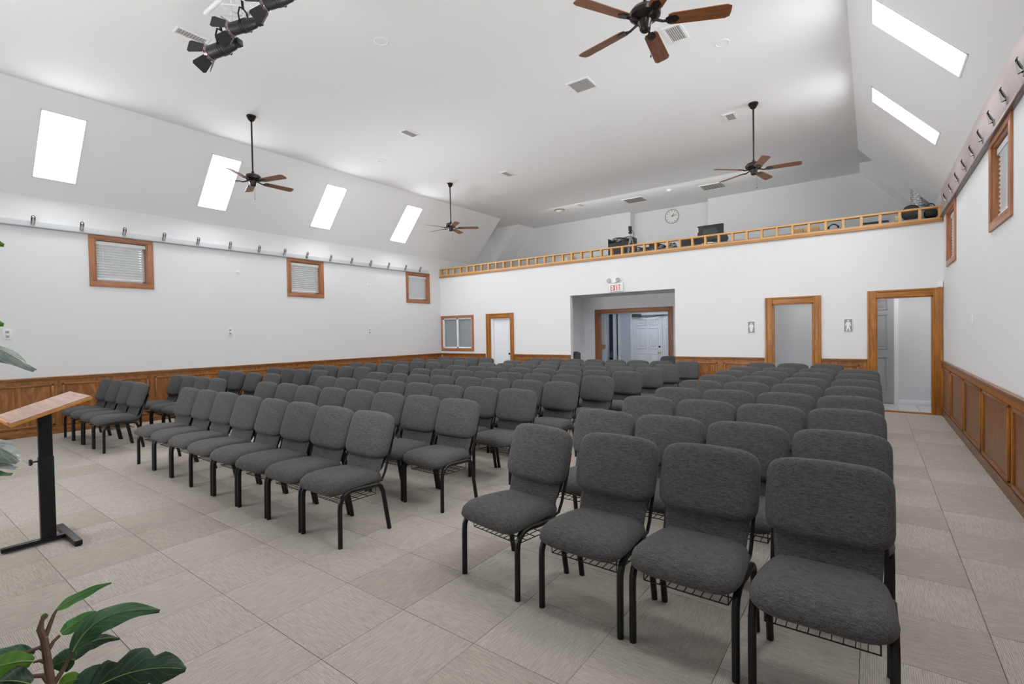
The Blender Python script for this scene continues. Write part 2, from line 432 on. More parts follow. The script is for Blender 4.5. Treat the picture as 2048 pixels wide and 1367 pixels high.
MB().box(XL - .1, XR + .1, YF, 15.3, ZC, ZC + .12).build('flat_ceiling', CEIL, ceiling, smooth=0)
MB().prism([(XL, ZS), (XRL, ZC), (XL, ZC)], 'Y', YP, YE + .4).build('loft_soffit', CEIL, ceiling, smooth=0)
MB().prism([(XR, ZS), (XRR, ZC), (XR, ZC)], 'Y', YP, YE + .4).build('loft_soffit', CEIL, ceiling, smooth=0)
# skylight panes
PANE = mat('bright_frosted_skylight', (0.9, 0.9, 0.9, 1), 0.6, emit=((0.97, 0.985, 1.0, 1), SKYLIGHT))
wn = 1
windex = {}
def new_window():
    global wn
    o = empty('window_%d' % wn, kind='structure'); wn += 1; return o
for X0, V, N, sky, side in ((XL, VL, NL, SKL, 'l'), (XR, VR, NR, SKR, 'r')):
    for a, b in sky:
        wdw = new_window()
        def P(y, v, n): return Vector((X0, y, ZS)) + V * v + N * n
        mb = MB(); t = 0.022
        vlo, vhi = (4.20 - ZS) / V.z, (5.08 - ZS) / V.z
        for (ya, yb, va, vb) in ((a, a + t, vlo, vhi), (b - t, b, vlo, vhi), (a, b, vlo, vlo + t), (a, b, vhi - t, vhi)):
            q = [P(y, v, n) for n in (-0.004, 0.07) for (y, v) in ((ya, va), (yb, va), (yb, vb), (ya, vb))]
            vv = [mb.bm.verts.new(p) for p in q]
            for f in ((0, 1, 2, 3), (7, 6, 5, 4), (0, 4, 5, 1), (1, 5, 6, 2), (2, 6, 7, 3), (3, 7, 4, 0)): mb.bm.faces.new([vv[k] for k in f])
        mb.build('skylight_frame', TRIMW, wdw, smooth=0)
        mb = MB(); q = [P(y, v, n) for n in (0.05, 0.062) for (y, v) in ((a + t, vlo + t), (b - t, vlo + t), (b - t, vhi - t), (a + t, vhi - t))]
        vv = [mb.bm.verts.new(p) for p in q]
        for f in ((0, 1, 2, 3), (7, 6, 5, 4), (0, 4, 5, 1), (1, 5, 6, 2), (2, 6, 7, 3), (3, 7, 4, 0)): mb.bm.faces.new([vv[k] for k in f])
        mb.build('skylight_pane', PANE, wdw, smooth=0)

# back wall (rear of hall) with openings, and the loft above it
MEN = (0.065, 0.863, 2.09); WOM = (-1.637, -0.928, 2.055); EXO = (-6.37, -3.63, 2.51); DL = (-9.10, -8.33, 2.02); BW = (-11.02, -9.80, 1.115, 2.06)
holesB = [(MEN[0], MEN[1], -0.3, MEN[2]), (WOM[0], WOM[1], -0.3, WOM[2]), (EXO[0], EXO[1], -0.3, EXO[2]), (DL[0], DL[1], -0.3, DL[2]), BW]
slab_holes(MB(), (0, YB, 0), (1, 0, 0), (0, 0, 1), (0, 1, 0), XL, XR, -0.2, 3.36, holesB, 0.13).build('wall_back', WALL, kind='structure', smooth=0)
lf = empty('wall_loft', kind='structure')
MB().box(XL, -6.17, YE, YE + .45, 2.6, ZC).box(-3.80, XR, YE, YE + .45, 2.6, ZC).box(-6.3, -3.7, YE + .33, YE + .45, 2.6, ZC).build('loft_back_wall', WALL, lf, smooth=0)
MB().box(XL, XR, YB + .13, YE + .4, 2.56, 2.68).build('loft_floor', CARPET, fl, smooth=0)
# spaces behind the back wall
bk = empty('wall_corridor', kind='structure')
hb = [(-6.15, -4.18, -0.3, 2.075)]
slab_holes(MB(), (0, 12.45, 0), (1, 0, 0), (0, 0, 1), (0, 1, 0), -6.75, -3.35, -0.2, 2.56, hb, 0.12).build('alcove_back_wall', ALCOVE, bk, smooth=0)
MB().box(-6.72, -6.60, YB + .13, 12.45, -.2, 2.56).box(-3.50, -3.38, YB + .13, 12.45, -.2, 2.56).build('alcove_side_wall', ALCOVE, bk, smooth=0)
MB().box(-6.75, -3.35, YB + .13, 12.45, 2.515, 2.56).build('alcove_soffit', ALCOVE, bk, smooth=0)
MB().box(-1.95, -0.45, 12.5, 12.6, -.2, 2.56).box(-2.0, -1.9, YB + .13, 12.6, -.2, 2.56).box(-.5, -.4, YB + .13, 12.6, -.2, 2.56).build('corridor_wall', ALCOVE, bk, smooth=0)
MB().box(-.4, 1.0, 12.42, 12.55, -.2, 2.56).build('washroom_corridor_wall', ALCOVE, bk, smooth=0)
MB().box(-9.6, -7.9, YB + .9, YB + 1, -.2, 2.56).build('closet_wall', ALCOVE, bk, smooth=0)
MB().box(XL, XR, YB + .13, 15.2, -.2, -.004).build('corridor_floor', mat('pale_floor_vinyl', (0.45, 0.46, 0.47, 1), 0.5), bk, smooth=0)
# foyer shell beyond the double doorway
fo = empty('wall_foyer', kind='structure')
FOY = mat('foyer_blue_white_paint', (0.62, 0.665, 0.73, 1), 0.6)
slab_holes(MB(), (0, 14.55, 0), (1, 0, 0), (0, 0, 1), (0, 1, 0), -8.2, -3.0, -0.1, 2.56, [(-6.87, -6.50, -0.3, 2.12), (-6.04, -4.2, -.3, 2.04)], 0.1).build('foyer_back_wall', FOY, fo, smooth=0)
MB().box(-8.3, -8.2, 12.57, 14.65, -.1, 2.56).box(-3.0, -2.9, 12.57, 14.65, -.1, 2.56).box(-8.2, -6.75, 12.47, 12.57, -.1, 2.56).build('foyer_side_wall', FOY, fo, smooth=0)
MB().box(-8.3, -2.9, 12.57, 14.65, 2.5, 2.56).build('foyer_soffit', FOY, fo, smooth=0)
MB().box(-7.2, -6.3, 15.1, 15.2, 0, 2.3).build('dark_room_wall', mat('dark_room_green', (0.025, 0.04, 0.038, 1), 0.6), fo, smooth=0)  # darkness of the unlit room put into the wall colour

# ------------------------------------------------------------------ wainscot
def panel_with_moulding(parent, side, a0, a1, z0, z1, base, matp, matm):
    """recessed look: figured field with four mitred moulding strips; side: 'L','R','B'"""
    d = 1 if side in 'L' else -1
    def bx(mb, u0, u1, n0, n1, zz0, zz1, bv=0.0):
        if side == 'B': mb.box(u0, u1, base - n1, base - n0, zz0, zz1, bv=bv)
        else:
            x0, x1 = sorted((base + d * n0, base + d * n1)); mb.box(x0, x1, u0, u1, zz0, zz1, bv=bv)
        return mb
    f = bx(MB(), a0 + .02, a1 - .02, 0, 0.004, z0 + .02, z1 - .02).build('panel', matp, parent, smooth=0)
    t = 0.034
    for args in ((a0, a1, z1 - t, z1), (a0, a1, z0, z0 + t), (a0, a0 + t, z0, z1), (a1 - t, a1, z0, z1)):
        m_ = bx(MB(), args[0], args[1], 0.0, 0.022, args[2], args[3], bv=0.008)
        hor = args[1] - args[0] > args[3] - args[2]
        ax = ('X' if side == 'B' else 'Y') if hor else 'Z'
        m_.build('moulding', matm[ax] if ax in matm else matm['Z'], f)
def wains(n, side, u0, u1, panels, base, mats, matp, base_h=0.115):
    t = empty('trim_%d' % n, kind='structure')
    d = 1 if side == 'L' else -1
    def bx(mb, a, b, n0, n1, z0, z1, bv=0):
        if side == 'B': mb.box(a, b, base - n1, base - n0, z0, z1, bv=bv)
        else:
            x0, x1 = sorted((base + d * n0, base + d * n1)); mb.box(x0, x1, a, b, z0, z1, bv=bv)
        return mb
    H = 'X' if side == 'B' else 'Y'
    bx(MB(), u0, u1, 0, 0.012, 0, CAP - .02).build('backing_board', mats['Z'], t, smooth=0)
    b2 = {'L': base + .012, 'R': base - .012, 'B': base - .012}[side]
    mb = bx(MB(), u0, u1, 0.012, 0.05, CAP - .028, CAP, bv=0.008); bx(mb, u0, u1, 0.012, 0.03, CAP - .055, CAP - .028, bv=0.005)
    mb.build('cap_rail', mats[H], t)
    bx(MB(), u0, u1, 0.012, 0.024, 0.0, base_h, bv=0.004).build('baseboard', mats[H], t)
    for a, b in panels: panel_with_moulding(t, side, a, b, 0.145, 0.845, b2, matp, mats)
    return t
pl = [(2.075 - 1.335 + 1.335 * k + .05, 2.075 + 1.335 * k - .05) for k in range(0, 8)]
wains(1, 'L', -2.0, YB, [(a, min(b, YB - .08)) for a, b in pl], XL, OAK, OAKP)
pr = [(2.02, 3.26), (3.37, 4.58), (4.72, 5.94), (6.08, 7.36), (7.45, 8.66), (8.76, 9.97), (10.09, YB - .09)]
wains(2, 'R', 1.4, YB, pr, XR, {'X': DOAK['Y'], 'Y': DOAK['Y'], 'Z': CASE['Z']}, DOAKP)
wains(3, 'B', XL + .06, -9.27, [(-10.95, -9.4)], YB, OAK, OAKP)
wains(4, 'B', -8.21, EXO[0], [(-8.1, -7.2), (-7.08, -6.45)], YB, OAK, OAKP)
wains(5, 'B', EXO[1], -1.79, [(-3.52, -2.72), (-2.58, -1.9)], YB, OAK, OAKP)
wains(6, 'B', -0.79, -0.065, [(-.70, -.19)], YB, OAK, OAKP)

# ------------------------------------------------------------------ door casings and doors
def casing(parent, x0, x1, zt, w, y, mats, wd=0.0, right_w=None):
    """stepped casing round opening x0..x1 up to zt, face at wall y (room side = -y)"""
    rw = right_w or w
    for nm, a, b, c, d, ax in (('left_casing', x0 - w, x0, 0, zt + w, 'Z'), ('right_casing', x1, x1 + rw, 0, zt + w, 'Z'), ('head_casing', x0, x1, zt, zt + w, 'X')):
        mb = MB()
        mb.box(a, b, y - 0.018, y, c, d, bv=0.004)
        if ax == 'Z':
            o_ = (a, a + .03) if nm == 'left_casing' else (b - .03, b)
            mb.box(o_[0], o_[1], y - 0.036, y - .016, c, d, bv=0.006)
            i_ = (b - .022, b) if nm == 'left_casing' else (a, a + .022)
            mb.box(i_[0], i_[1], y - 0.027, y - .016, c, d, bv=0.006)
        else:
            mb.box(a, b, y - 0.036, y - .016, d - .03, d, bv=0.006); mb.box(a, b, y - 0.027, y - .016, c, c + .022, bv=0.006)
        mb.build('casing', mats[ax], parent)
    mb = MB().box(x0, x0 + .02, y - .01, y + .135, 0, zt).box(x1 - .02, x1, y - .01, y + .135, 0, zt).box(x0, x1, y - .01, y + .135, zt - .02, zt)
    mb.build('jamb', mats['Z'], parent, smooth=0)
def six_panel(parent, x0, x1, z0, z1, y, m, name='door_leaf', th=0.04, proud=True):
    lf_ = MB().box(x0, x1, y, y + th, z0, z1, bv=0.003).build(name, m, parent)
    W = x1 - x0; Hh = z1 - z0
    for ca, cb in ((0.13, 0.45), (0.55, 0.87)):
        for za_, zb_ in ((0.86, 0.955), (0.50, 0.82), (0.10, 0.43)):
            xa, xb, ya, yb = x0 + ca * W, x0 + cb * W, z0 + za_ * Hh, z0 + zb_ * Hh
            mb = MB(); t = .022
            for q in ((xa, xb, yb - t, yb), (xa, xb, ya, ya + t), (xa, xa + t, ya, yb), (xb - t, xb, ya, yb)):
                mb.box(q[0], q[1], y - .016, y + .002, q[2], q[3], bv=.006)
            mb.box(xa + .055, xb - .055, y - .010, y + .002, ya + .055, yb - .055, bv=.008)
            mb.build('door_panel', m, lf_)
    return lf_
d1 = empty('door_1', kind='structure')
casing(d1, DL[0], DL[1], DL[2], 0.118, YB, CASE)
lf1 = MB().box(DL[0] + .10, DL[1] - .02, YB + .075, YB + .115, 0.01, DL[2] - .02, bv=.003).build('door_leaf', DOORW, d1)
MB().box(DL[0] + .02, DL[0] + .10, YB + .03, YB + .13, 0, DL[2] - .02, bv=.004).build('white_stop', TRIMW, d1)
MB().lathe([(0, 0), (.012, 0), (.012, .03), (.028, .04), (.03, .055), (.02, .07), (0, .072)], 14, Matrix.Translation((-8.405, YB + .075, .965)) @ Matrix.Rotation(PI / 2, 4, 'X')).build('door_knob', BRONZE, lf1)
d2 = empty('door_2', kind='structure'); casing(d2, WOM[0], WOM[1], WOM[2], 0.135, YB, CASE)
d3 = empty('door_3', kind='structure'); casing(d3, MEN[0], MEN[1], MEN[2], 0.13, YB, CASE, right_w=.125)
MB().box(MEN[0], MEN[1], YB - .02, YB + .1, 0.0, 0.02, bv=.006).build('threshold', CASE['X'], d3)
gl = six_panel(d3, -.39, .355, 0.015, 2.20, 12.36, DOORG, 'corridor_door_leaf')
MB().box(.355, .43, 12.37, 12.42, 0, 2.5, bv=.004).build('white_door_trim', TRIMW, d3)
MB().box(.43, XR, 12.40, 12.42, 0.0, 0.1, bv=.004).build('white_baseboard', TRIMW, d3)
FLT = mat('white_floor_tile', (0.6, 0.61, 0.62, 1), 0.35)
for i in range(-1, 3):
    for j in range(0, 4):
        xa, ya = .1 + .3 * i, 11.346 + .3 * j
        MB().box(max(xa + .003, -.39), min(xa + .297, .995), ya + .003, min(ya + .297, 12.36), -.004, .006).build('floor_tile', FLT, bk, smooth=0)
d4 = empty('door_4', kind='structure'); casing(d4, -6.15, -4.18, 2.065, 0.105, 12.45, CASED)
# foyer entry doors
d5 = empty('door_5', kind='structure')
lfw = six_panel(d5, -5.99, -5.08, .01, 2.01, 14.52, DOORW)
lfw2 = six_panel(d5, -5.07, -4.2, .01, 2.01, 14.52, DOORW)
MB().box(-6.09, -6.0, 14.50, 14.56, 0, 2.1, bv=.005).box(-6.0, -4.1, 14.50, 14.56, 2.02, 2.1, bv=.005).build('door_frame', TRIMW, d5)
MB().lathe([(0, 0), (.03, 0), (.03, .012), (0, .014)], 14, Matrix.Translation((-5.16, 14.515, 1.07)) @ Matrix.Rotation(PI / 2, 4, 'X')).build('deadbolt', BRONZE, lfw)
MB().lathe([(0, 0), (.03, 0), (.012, .01), (.012, .04), (.03, .05), (.03, .07), (0, .08)], 14, Matrix.Translation((-5.16, 14.515, .90)) @ Matrix.Rotation(PI / 2, 4, 'X')).build('door_knob', BRASS, lfw)
mb = MB().box(-5.99, -5.72, 14.41, 14.5, 1.99, 2.08, bv=.012).box(-5.75, -4.3, 14.46, 14.485, 2.01, 2.035).tube([(-5.8, 14.44, 1.99), (-5.45, 14.3, 1.965)], .014).tube([(-5.45, 14.3, 1.965), (-5.0, 14.47, 2.02)], .012)
mb.build('door_closer', GREYDK, lfw)
d6 = empty('door_6', kind='structure')
MB().box(-6.92, -6.87, 14.50, 14.56, 0, 2.16, bv=.004).box(-6.5, -6.43, 14.50, 14.56, 0, 2.16, bv=.004).box(-6.92, -6.43, 14.50, 14.56, 2.11, 2.17, bv=.004).build('door_frame', TRIMW, d6)
MB().box(-6.60, -6.56, 14.35, 14.55, .01, 2.1, bv=.003).build('open_door_leaf', DOORW, d6)

# ------------------------------------------------------------------ windows with blinds
def fwin(side, ya, yb, X, z0, z1, mats, inner):
    d = 1 if side == 'L' else -1
    wd = new_window()
    def bx(mb, y0, y1, n0, n1, zz0, zz1, bv=0.0):
        x0, x1 = sorted((X + d * n0, X + d * n1)); mb.box(x0, x1, y0, y1, zz0, zz1, bv=bv); return mb
    for q in ((ya, yb, z1 - cs, z1, 'Y'), (ya, yb, z0, z0 + cs, 'Y'), (ya, ya + cs, z0 + cs, z1 - cs, 'Z'), (yb - cs, yb, z0 + cs, z1 - cs, 'Z')):
        bx(MB(), q[0], q[1], 0.0, 0.02, q[2], q[3], bv=.004).build('casing', mats[q[4]], wd)
    mb = MB(); t = 0.018; a, b, c, e = ya + cs, yb - cs, z0 + cs, z1 - cs
    for q in ((a, a + t, c, e), (b - t, b, c, e), (a + t, b - t, c, c + t), (a + t, b - t, e - t, e)): bx(mb, q[0], q[1], -0.15, 0.0, q[2], q[3])
    mb.build('jamb', mats['Z'], wd, smooth=0)
    bx(MB(), a + t, b - t, -0.145, -0.14, c + t, e - t).build('pane', GLASS, wd, smooth=0)
    mb = MB()
    for q in ((a + t, a + t + .03, c + t, e - t), (b - t - .03, b - t, c + t, e - t), (a + t, b - t, c + t, c + t + .03), (a + t, b - t, e - t - .03, e - t)): bx(mb, q[0], q[1], -.15, -.12, q[2], q[3])
    mb.build('sash', TRIMW, wd, smooth=0)
    return a + t, b - t, c + t, e - t
GLASS = mat('window_glass', (0.85, 0.9, 0.92, 1), 0.05); GLASS.node_tree.nodes['Principled BSDF'].inputs['Transmission Weight'].default_value = 0.9
def blind(side, a, b, c, e, X, label, pitch=0.046, gap=0.03, drop=0.02, group='white venetian blinds in the high windows'):
    d = 1 if side == 'L' else -1
    t = empty('window_blind', ((X - d * .05), (a + b) / 2, c), label=label, cat='blind', group=group)
    ox, oy, oz = X - d * .05, (a + b) / 2, c
    hw = (b - a) / 2
    MB().box(-.022, .022, -hw + .003, hw - .003, e - c - .075, e - c - .012, bv=.004).build('headrail', BLIND, t)
    z = e - c - .095; slat = None; R_ = Matrix.Rotation(-d * math.radians(52), 3, 'Y')
    while z > drop + .05:
        if slat is None:
            slat = MB().box(-.021, .021, -hw + .012, hw - gap, -.0012, .0012, rot=R_).build('slat', BLIND, t, smooth=0); s = slat
        else: s = slat.copy(); COL.objects.link(s)
        s.location = (0, 0, z); z -= pitch
    MB().box(-.018, .018, -hw + .012, hw - gap, z + pitch - .05, z + pitch - .03, bv=.004).build('bottom_rail', BLIND, t)
    MB().tube([(.028 * d, -hw + .10, e - c - .08), (.03 * d, -hw + .105, e - c - .50)], .0045, 6).build('tilt_wand', BLIND, t)
    mb = MB()
    for yy in (-hw + .14, 0.0, hw - .14): mb.tube([(.014 * d, yy, e - c - .07), (.014 * d, yy, z + pitch - .04)], .0018, 4)
    mb.build('ladder_cord', BLIND, t)
    return t
names_l = ['white venetian blind in the high left window nearest the lectern', 'white venetian blind in the middle of the three high left windows', 'white venetian blind in the high left window nearest the back corner']
for (a, b), lb, k in zip(WIN_L, names_l, range(3)):
    r = fwin('L', a, b, XL, WZ[0], WZ[1], FRAMEW, None); blind('L', *r, XL, lb, gap=0.05 if k == 0 else 0.012)
for (a, b), lb in zip(WIN_R, ['white venetian blind in the larger, nearer window of the right wall', 'narrow-looking white venetian blind in the right wall window beside the balcony']):
    r = fwin('R', a, b, XR, WZ[0], WZ[1], FRAMEW, None); blind('R', *r, XR, lb)
# back-wall slider window
wb = new_window()
bx0, bx1, bz0, bz1 = BW
for q in ((bx0 - .06, bx1 + .085, bz1, bz1 + .075, 'X'), (bx0 - .06, bx1 + .085, bz0 - .085, bz0, 'X'), (bx0 - .06, bx0, bz0, bz1, 'Z'), (bx1, bx1 + .085, bz0, bz1, 'Z')):
    MB().box(q[0], q[1], YB - .02, YB, q[2], q[3], bv=.004).build('casing', FRAMEW[q[4]], wb)
mb = MB()
for q in ((bx0, bx0 + .045, bz0, bz1), (bx1 - .045, bx1, bz0, bz1), (bx0, bx1, bz0, bz0 + .045), (bx0, bx1, bz1 - .045, bz1), ((bx0 + bx1) / 2 - .03, (bx0 + bx1) / 2 + .03, bz0, bz1)):
    mb.box(q[0], q[1], YB + .02, YB + .07, q[2], q[3], bv=.003)
mb.build('sash', TRIMW, wb)
MB().box(bx0, bx1, YB + .06, YB + .065, bz0, bz1).build('pane', GLASS, wb, smooth=0)
MB().box(bx0 - .1, bx1 + .1, YB + .6, YB + .65, bz0 - .2, bz1 + .2).build('room_wall_behind', WALL, wb, smooth=0)
t = empty('window_blind', ((bx0 + bx1) / 2, YB + .10, bz0), label='white mini blind behind the two-pane slider window in the back left corner', cat='blind')
hw = (bx1 - bx0) / 2
MB().box(-hw + .01, hw - .01, -.015, .015, bz1 - bz0 - .05, bz1 - bz0 - .01).build('headrail', BLIND, t)
z = bz1 - bz0 - .07; sl_ = None; R_ = Matrix.Rotation(math.radians(58), 3, 'X')
while z > .03:
    if sl_ is None: sl_ = MB().box(-hw + .02, hw - .02, -.0165, .0165, -.001, .001, rot=R_).build('slat', BLIND, t, smooth=0); s = sl_
    else: s = sl_.copy(); COL.objects.link(s)
    s.location = (0, 0, z); z -= .03
MB().box(-hw + .02, hw - .02, -.01, .01, .0, .02).build('bottom_rail', BLIND, t)

# ------------------------------------------------------------------ spotlight ledges
lg = empty('trim_7', kind='structure')
MB().box(XL, XL + .045, 0.2, 10.72, 3.442, 3.53, bv=.004).build('ledge_board', LEDGE, lg)
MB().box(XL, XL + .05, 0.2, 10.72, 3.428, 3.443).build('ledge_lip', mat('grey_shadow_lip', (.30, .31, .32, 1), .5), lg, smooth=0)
rg = empty('trim_8', kind='structure')
MB().box(XR - .030, XR, 1.5, YB - .02, 3.452, 3.90, bv=.004).build('ledge_board', GLARE, rg)  # panel added over plain wall above the ledge, glare put into its colour
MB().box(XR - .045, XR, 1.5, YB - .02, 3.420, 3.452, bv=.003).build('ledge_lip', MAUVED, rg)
def ledge_spot():
    t = empty('ledge_spotlight')
    MB().box(-.0, .012, -.026, .026, -.03, .03, bv=.003).build('mount', NICKEL, t)
    mb = MB().tube([(.008, -.018, 0), (.03, -.02, .03), (.05, -.022, .07), (.058, -.02, .11), (.05, 0, .125), (.058, .02, .11), (.05, .022, .07), (.03, .02, .03), (.008, .018, 0)], .006, 6)
    mb.tube([(.056, -.022, .08), (.056, .022, .08)], .005, 6)
    mb.build('clamp', METAL, t)
    M = Matrix.Translation((.036, 0, .045)) @ Matrix.Rotation(math.radians(18), 4, 'Y')
    MB().lathe([(0, .05), (.012, .05), (.016, .03), (.026, -.035), (.028, -.045), (.022, -.045), (.01, -.02), (0, -.015)], 14, M).build('lamp_head', NICKEL, t)
    return t
sp0 = ledge_spot()
ordn = ['first', 'second', 'third', 'fourth', 'fifth', 'sixth', 'seventh', 'eighth', 'ninth', 'tenth', 'eleventh', 'twelfth', 'thirteenth', 'fourteenth', 'fifteenth', 'sixteenth']
LY = [1.833, 2.445, 3.045, 3.668, 4.262, 4.878, 5.493, 6.083, 6.648, 7.288, 7.908, 8.514, 9.132, 9.759, 10.331]
first = True
for k, y in enumerate(LY):
    s = sp0 if first else copy_tree(sp0); first = False
    s.location = (XL + .045, y, 3.488)
    tag(s, 'small clamp spotlight on the grey left wall ledge, %s from the image left' % ordn[k], 'spotlight', 'clamp spotlights along the left ledge')
RY = [5.50, 6.10, 6.68, 7.26, 7.82, 8.42, 9.06, 9.72, 10.36]
for k, y in enumerate(RY):
    s = copy_tree(sp0); s.location = (XR - .030, y, 3.53); s.rotation_euler = (0, 0, PI); s.scale = (.85, .8, 1.0)
    tag(s, 'small clamp spotlight on the glare-tinted right wall panel, %s counting from the near end' % ordn[k], 'spotlight', 'clamp spotlights along the right board')

# ------------------------------------------------------------------ loft railing
t = empty('loft_railing', (-5.05, YB, 3.35), label='long low pine balustrade of square openings along the balcony edge', cat='railing')
def rel(o_, x, y, z): return (x + 5.05, y - YB, z - 3.35)
mb = MB().box(XL + 5.055, XR + 5.045, -.045, .10, 0.0, .022, bv=.004).box(XL + 5.055, XR + 5.045, -.03, .10, .022, .05, bv=.006)
mb.build('cornice', PINED, t)
MB().box(XL + 5.055, XR + 5.045, -.02, .09, .05, .085, bv=.004).build('bottom_rail', PINE['X'], t)
MB().box(XL + 5.055, XR + 5.045, -.022, .09, .252, .288, bv=.006).build('top_rail', PINE['X'], t)
bal = None
xs = [-11.06] + [-10.78 + .2797 * k for k in range(42)] + [.955]
for x in xs:
    if bal is None: bal = MB().box(-.022, .022, -.015, .075, 0, .167, bv=.002).build('baluster', PINE['Z'], t); s = bal
    else: s = bal.copy(); COL.objects.link(s)
    s.location = (x + 5.05, 0, .085)

# ------------------------------------------------------------------ chairs
def make_chair():
    t = empty('padded_chair')
    # seat: wide rounded front, narrower rear
    def sdef(v):
        x, y, z = v
        f = (y + .25) / .5           # 0 front .. 1 rear
        x *= 1.0 - 0.15 * max(0, f - .35) / .65
        zz = z + .424
        if y < -.08: zz -= .026 * ((-.08 - y) / .17) ** 2 * (1 if z > 0 else .9)
        zz += .006 * (1 - abs(f - .5) * 2) - .012 * f
        if z < 0: zz += .02
        return (x, y + .195, zz)
    MB().pillow(superell(.267, .255, 5.5), .066, n=40, rings=7, p=7, q=2.4, deform=sdef).build('seat', FABRIC, t, smooth=60)
    # back: thick upper pad and thin recessed lower panel, raked
    rake = math.radians(19)
    def bdef(v, z0, y0):
        x, h, n = v
        y = y0 + math.sin(rake) * h - n * math.cos(rake); z = z0 + math.cos(rake) * h + n * math.sin(rake)
        return x, y, z
    def up(v):
        x, h, n = v
        x *= 1 - .02 * (h < -.1) * ((-.1 - h) / .06) ** 2
        n += .018 * (1 - (x / .262) ** 2) * .4 - (.012 * (x / .262) ** 2)
        h += .012 * (1 - (x / .262) ** 2) * (1 if h > 0 else 0)
        return bdef((x, h, n), .738, .460)
    MB().pillow(superell(.266, .182, 5.6), .044, n=40, rings=8, p=9, q=2.4, deform=up).build('backrest', FABRIC, t, smooth=60)
    def lo(v):
        x, h, n = v
        x *= .93 + .07 * (h + .12) / .24
        return bdef((x, h, n * .8 - .020), .512, .388)
    MB().pillow(superell(.228, .125, 9), .020, n=28, rings=5, p=8, q=2.4, deform=lo).build('lumbar_panel', FABRIC, t, smooth=60)
    # shell behind
    def sh(v):
        x, h, n = v
        return bdef((x * (.86 if h < -.10 else 1), h, n * .25 - .046), .675, .446)
    MB().pillow(superell(.246, .225, 7), .03, n=28, rings=3, p=8, q=2.4, deform=sh).build('back_shell', PLAST, t, smooth=60)
    lr = .0178
    for s_ in (-1, 1):
        X = .247 * s_
        arc = [(X, .0, .0), (X, .004, .28), (X, .008, .325), (X, .028, .365), (X, .065, .39), (X, .11, .398)]
        MB().tube(arc, lr, 8).build('leg', METAL, t)
        arc = [(X, .33, .385), (X, .36, .378), (X, .38, .358), (X, .40, .31), (X, .455, .0)]
        MB().tube(arc, lr, 8).build('leg', METAL, t)
        mb = MB().tube([(X, .10, .398), (X, .335, .385)], lr, 8)
        mb.tube([(.225 * s_, .33, .392), (.228 * s_, .405, .405), (.230 * s_, .435, .46), (.232 * s_, .485, .60), (.225 * s_, .54, .76)], .010, 8)
        mb.build('side_rail', METAL, t)
    MB().tube([(-.247, .09, .392), (.247, .09, .392)], .011, 6).tube([(-.247, .33, .378), (.247, .33, .378)], .011, 6).build('cross_bar', METAL, t)
    # wire book rack below the seat
    mb = MB(); r_ = .0032
    z = .305
    mb.tube([(-.205, .05, z + .055), (-.205, .05, z), (-.205, .36, z - .005), (-.205, .36, z + .07)], r_, 5)
    mb.tube([(.205, .05, z + .055), (.205, .05, z), (.205, .36, z - .005), (.205, .36, z + .07)], r_, 5)
    for y in (.05, .125, .20, .28, .36): mb.tube([(-.205, y, z), (.205, y, z)], r_, 5)
    for k in range(9):
        x = -.164 + .041 * k; mb.tube([(x, .05, z + .004), (x, .36, z + .004)], r_ * .8, 4)
    mb.tube([(-.205, .05, z + .055), (-.215, .07, .385)], r_, 5).tube([(.205, .05, z + .055), (.215, .07, .385)], r_, 5)
    mb.tube([(-.205, .36, z + .07), (-.215, .34, .38)], r_, 5).tube([(.205, .36, z + .07), (.215, .34, .38)], r_, 5)
    mb.build('book_rack', WIRE, t)
    return t
chair0 = make_chair(); ch_used = False
def place_chair(x, ytop, label, group, rz=0.0, sx=1.0):
    """ytop: depth at which the top of the back sits"""
    global ch_used
    if not ch_used: c = chair0; ch_used = True
    else: c = copy_tree(chair0)
    c.location = (x, ytop - .505, 0); c.rotation_euler = (0, 0, rz)
    if sx != 1.0: c.scale = (sx, 1, 1)
    tag(c, label, 'chair', group)
    return c
ROWN = ordn
def row_name(k, n): return 'back' if k == n - 1 else ('front' if k == 0 else ROWN[k])
# centre block: 8 rows of 8 + back row
cy = [2.605, 3.56, 4.50, 5.44, 6.40, 7.32, 8.25, 9.17]
cr = [-3.39, -3.275, -3.25, -3.235, -3.19, -3.135, -3.115, -3.13]   # centre x of the right-end chair
cp = [.534, .530, .533, .527, .525, .524, .523, .519]
for k in range(8):
    for j in range(8):
        x = cr[k] - cp[k] * j; y = cy[k] + (random.random() - .5) * .03
        if k == 0: y = 2.605 + (0.02 if j in (5, 6, 7) else 0)
        if k == 0 and j >= 5: x -= .035
        rz = (random.random() - .5) * .03
        place_chair(x, y, 'charcoal padded chair in the centre block, %s row, %s from its right end' % (row_name(k, 9), ordn[j]), 'charcoal chairs of the centre block', rz, (cp[k] - .006) / .534)
for j in range(8):
    place_chair(-3.045 - .521 * j, 10.14, 'charcoal padded chair in the centre block, back row, %s from its right end' % ordn[j], 'charcoal chairs of the centre block', 0, .965)
# right block: 8 rows of 4 + back row of 3
ry = [2.80, 3.62, 4.58, 5.48, 6.38, 7.25, 8.14, 8.98]
for k in range(8):
    for j in range(4):
        x = (-.165 if k else -.175) - .528 * j; y = ry[k] + (random.random() - .5) * .03
        if k == 0: x = [-.175, -.73, -1.275, -1.905][j]; y = [2.76, 2.80, 2.80, 2.815][j]
        rz = (random.random() - .5) * .02
        if k == 0: rz = [0.0, -.01, -.025, -.15][j]
        place_chair(x, y, 'charcoal padded chair in the right block, %s row, %s from the right aisle' % (row_name(k, 9), ordn[j]), 'charcoal chairs of the right block', rz, .975)
for j in range(3):
    place_chair(-.635 - .522 * j, 10.12, 'charcoal padded chair in the right block, back row, %s from its right end' % ordn[j], 'charcoal chairs of the right block', 0, .965)
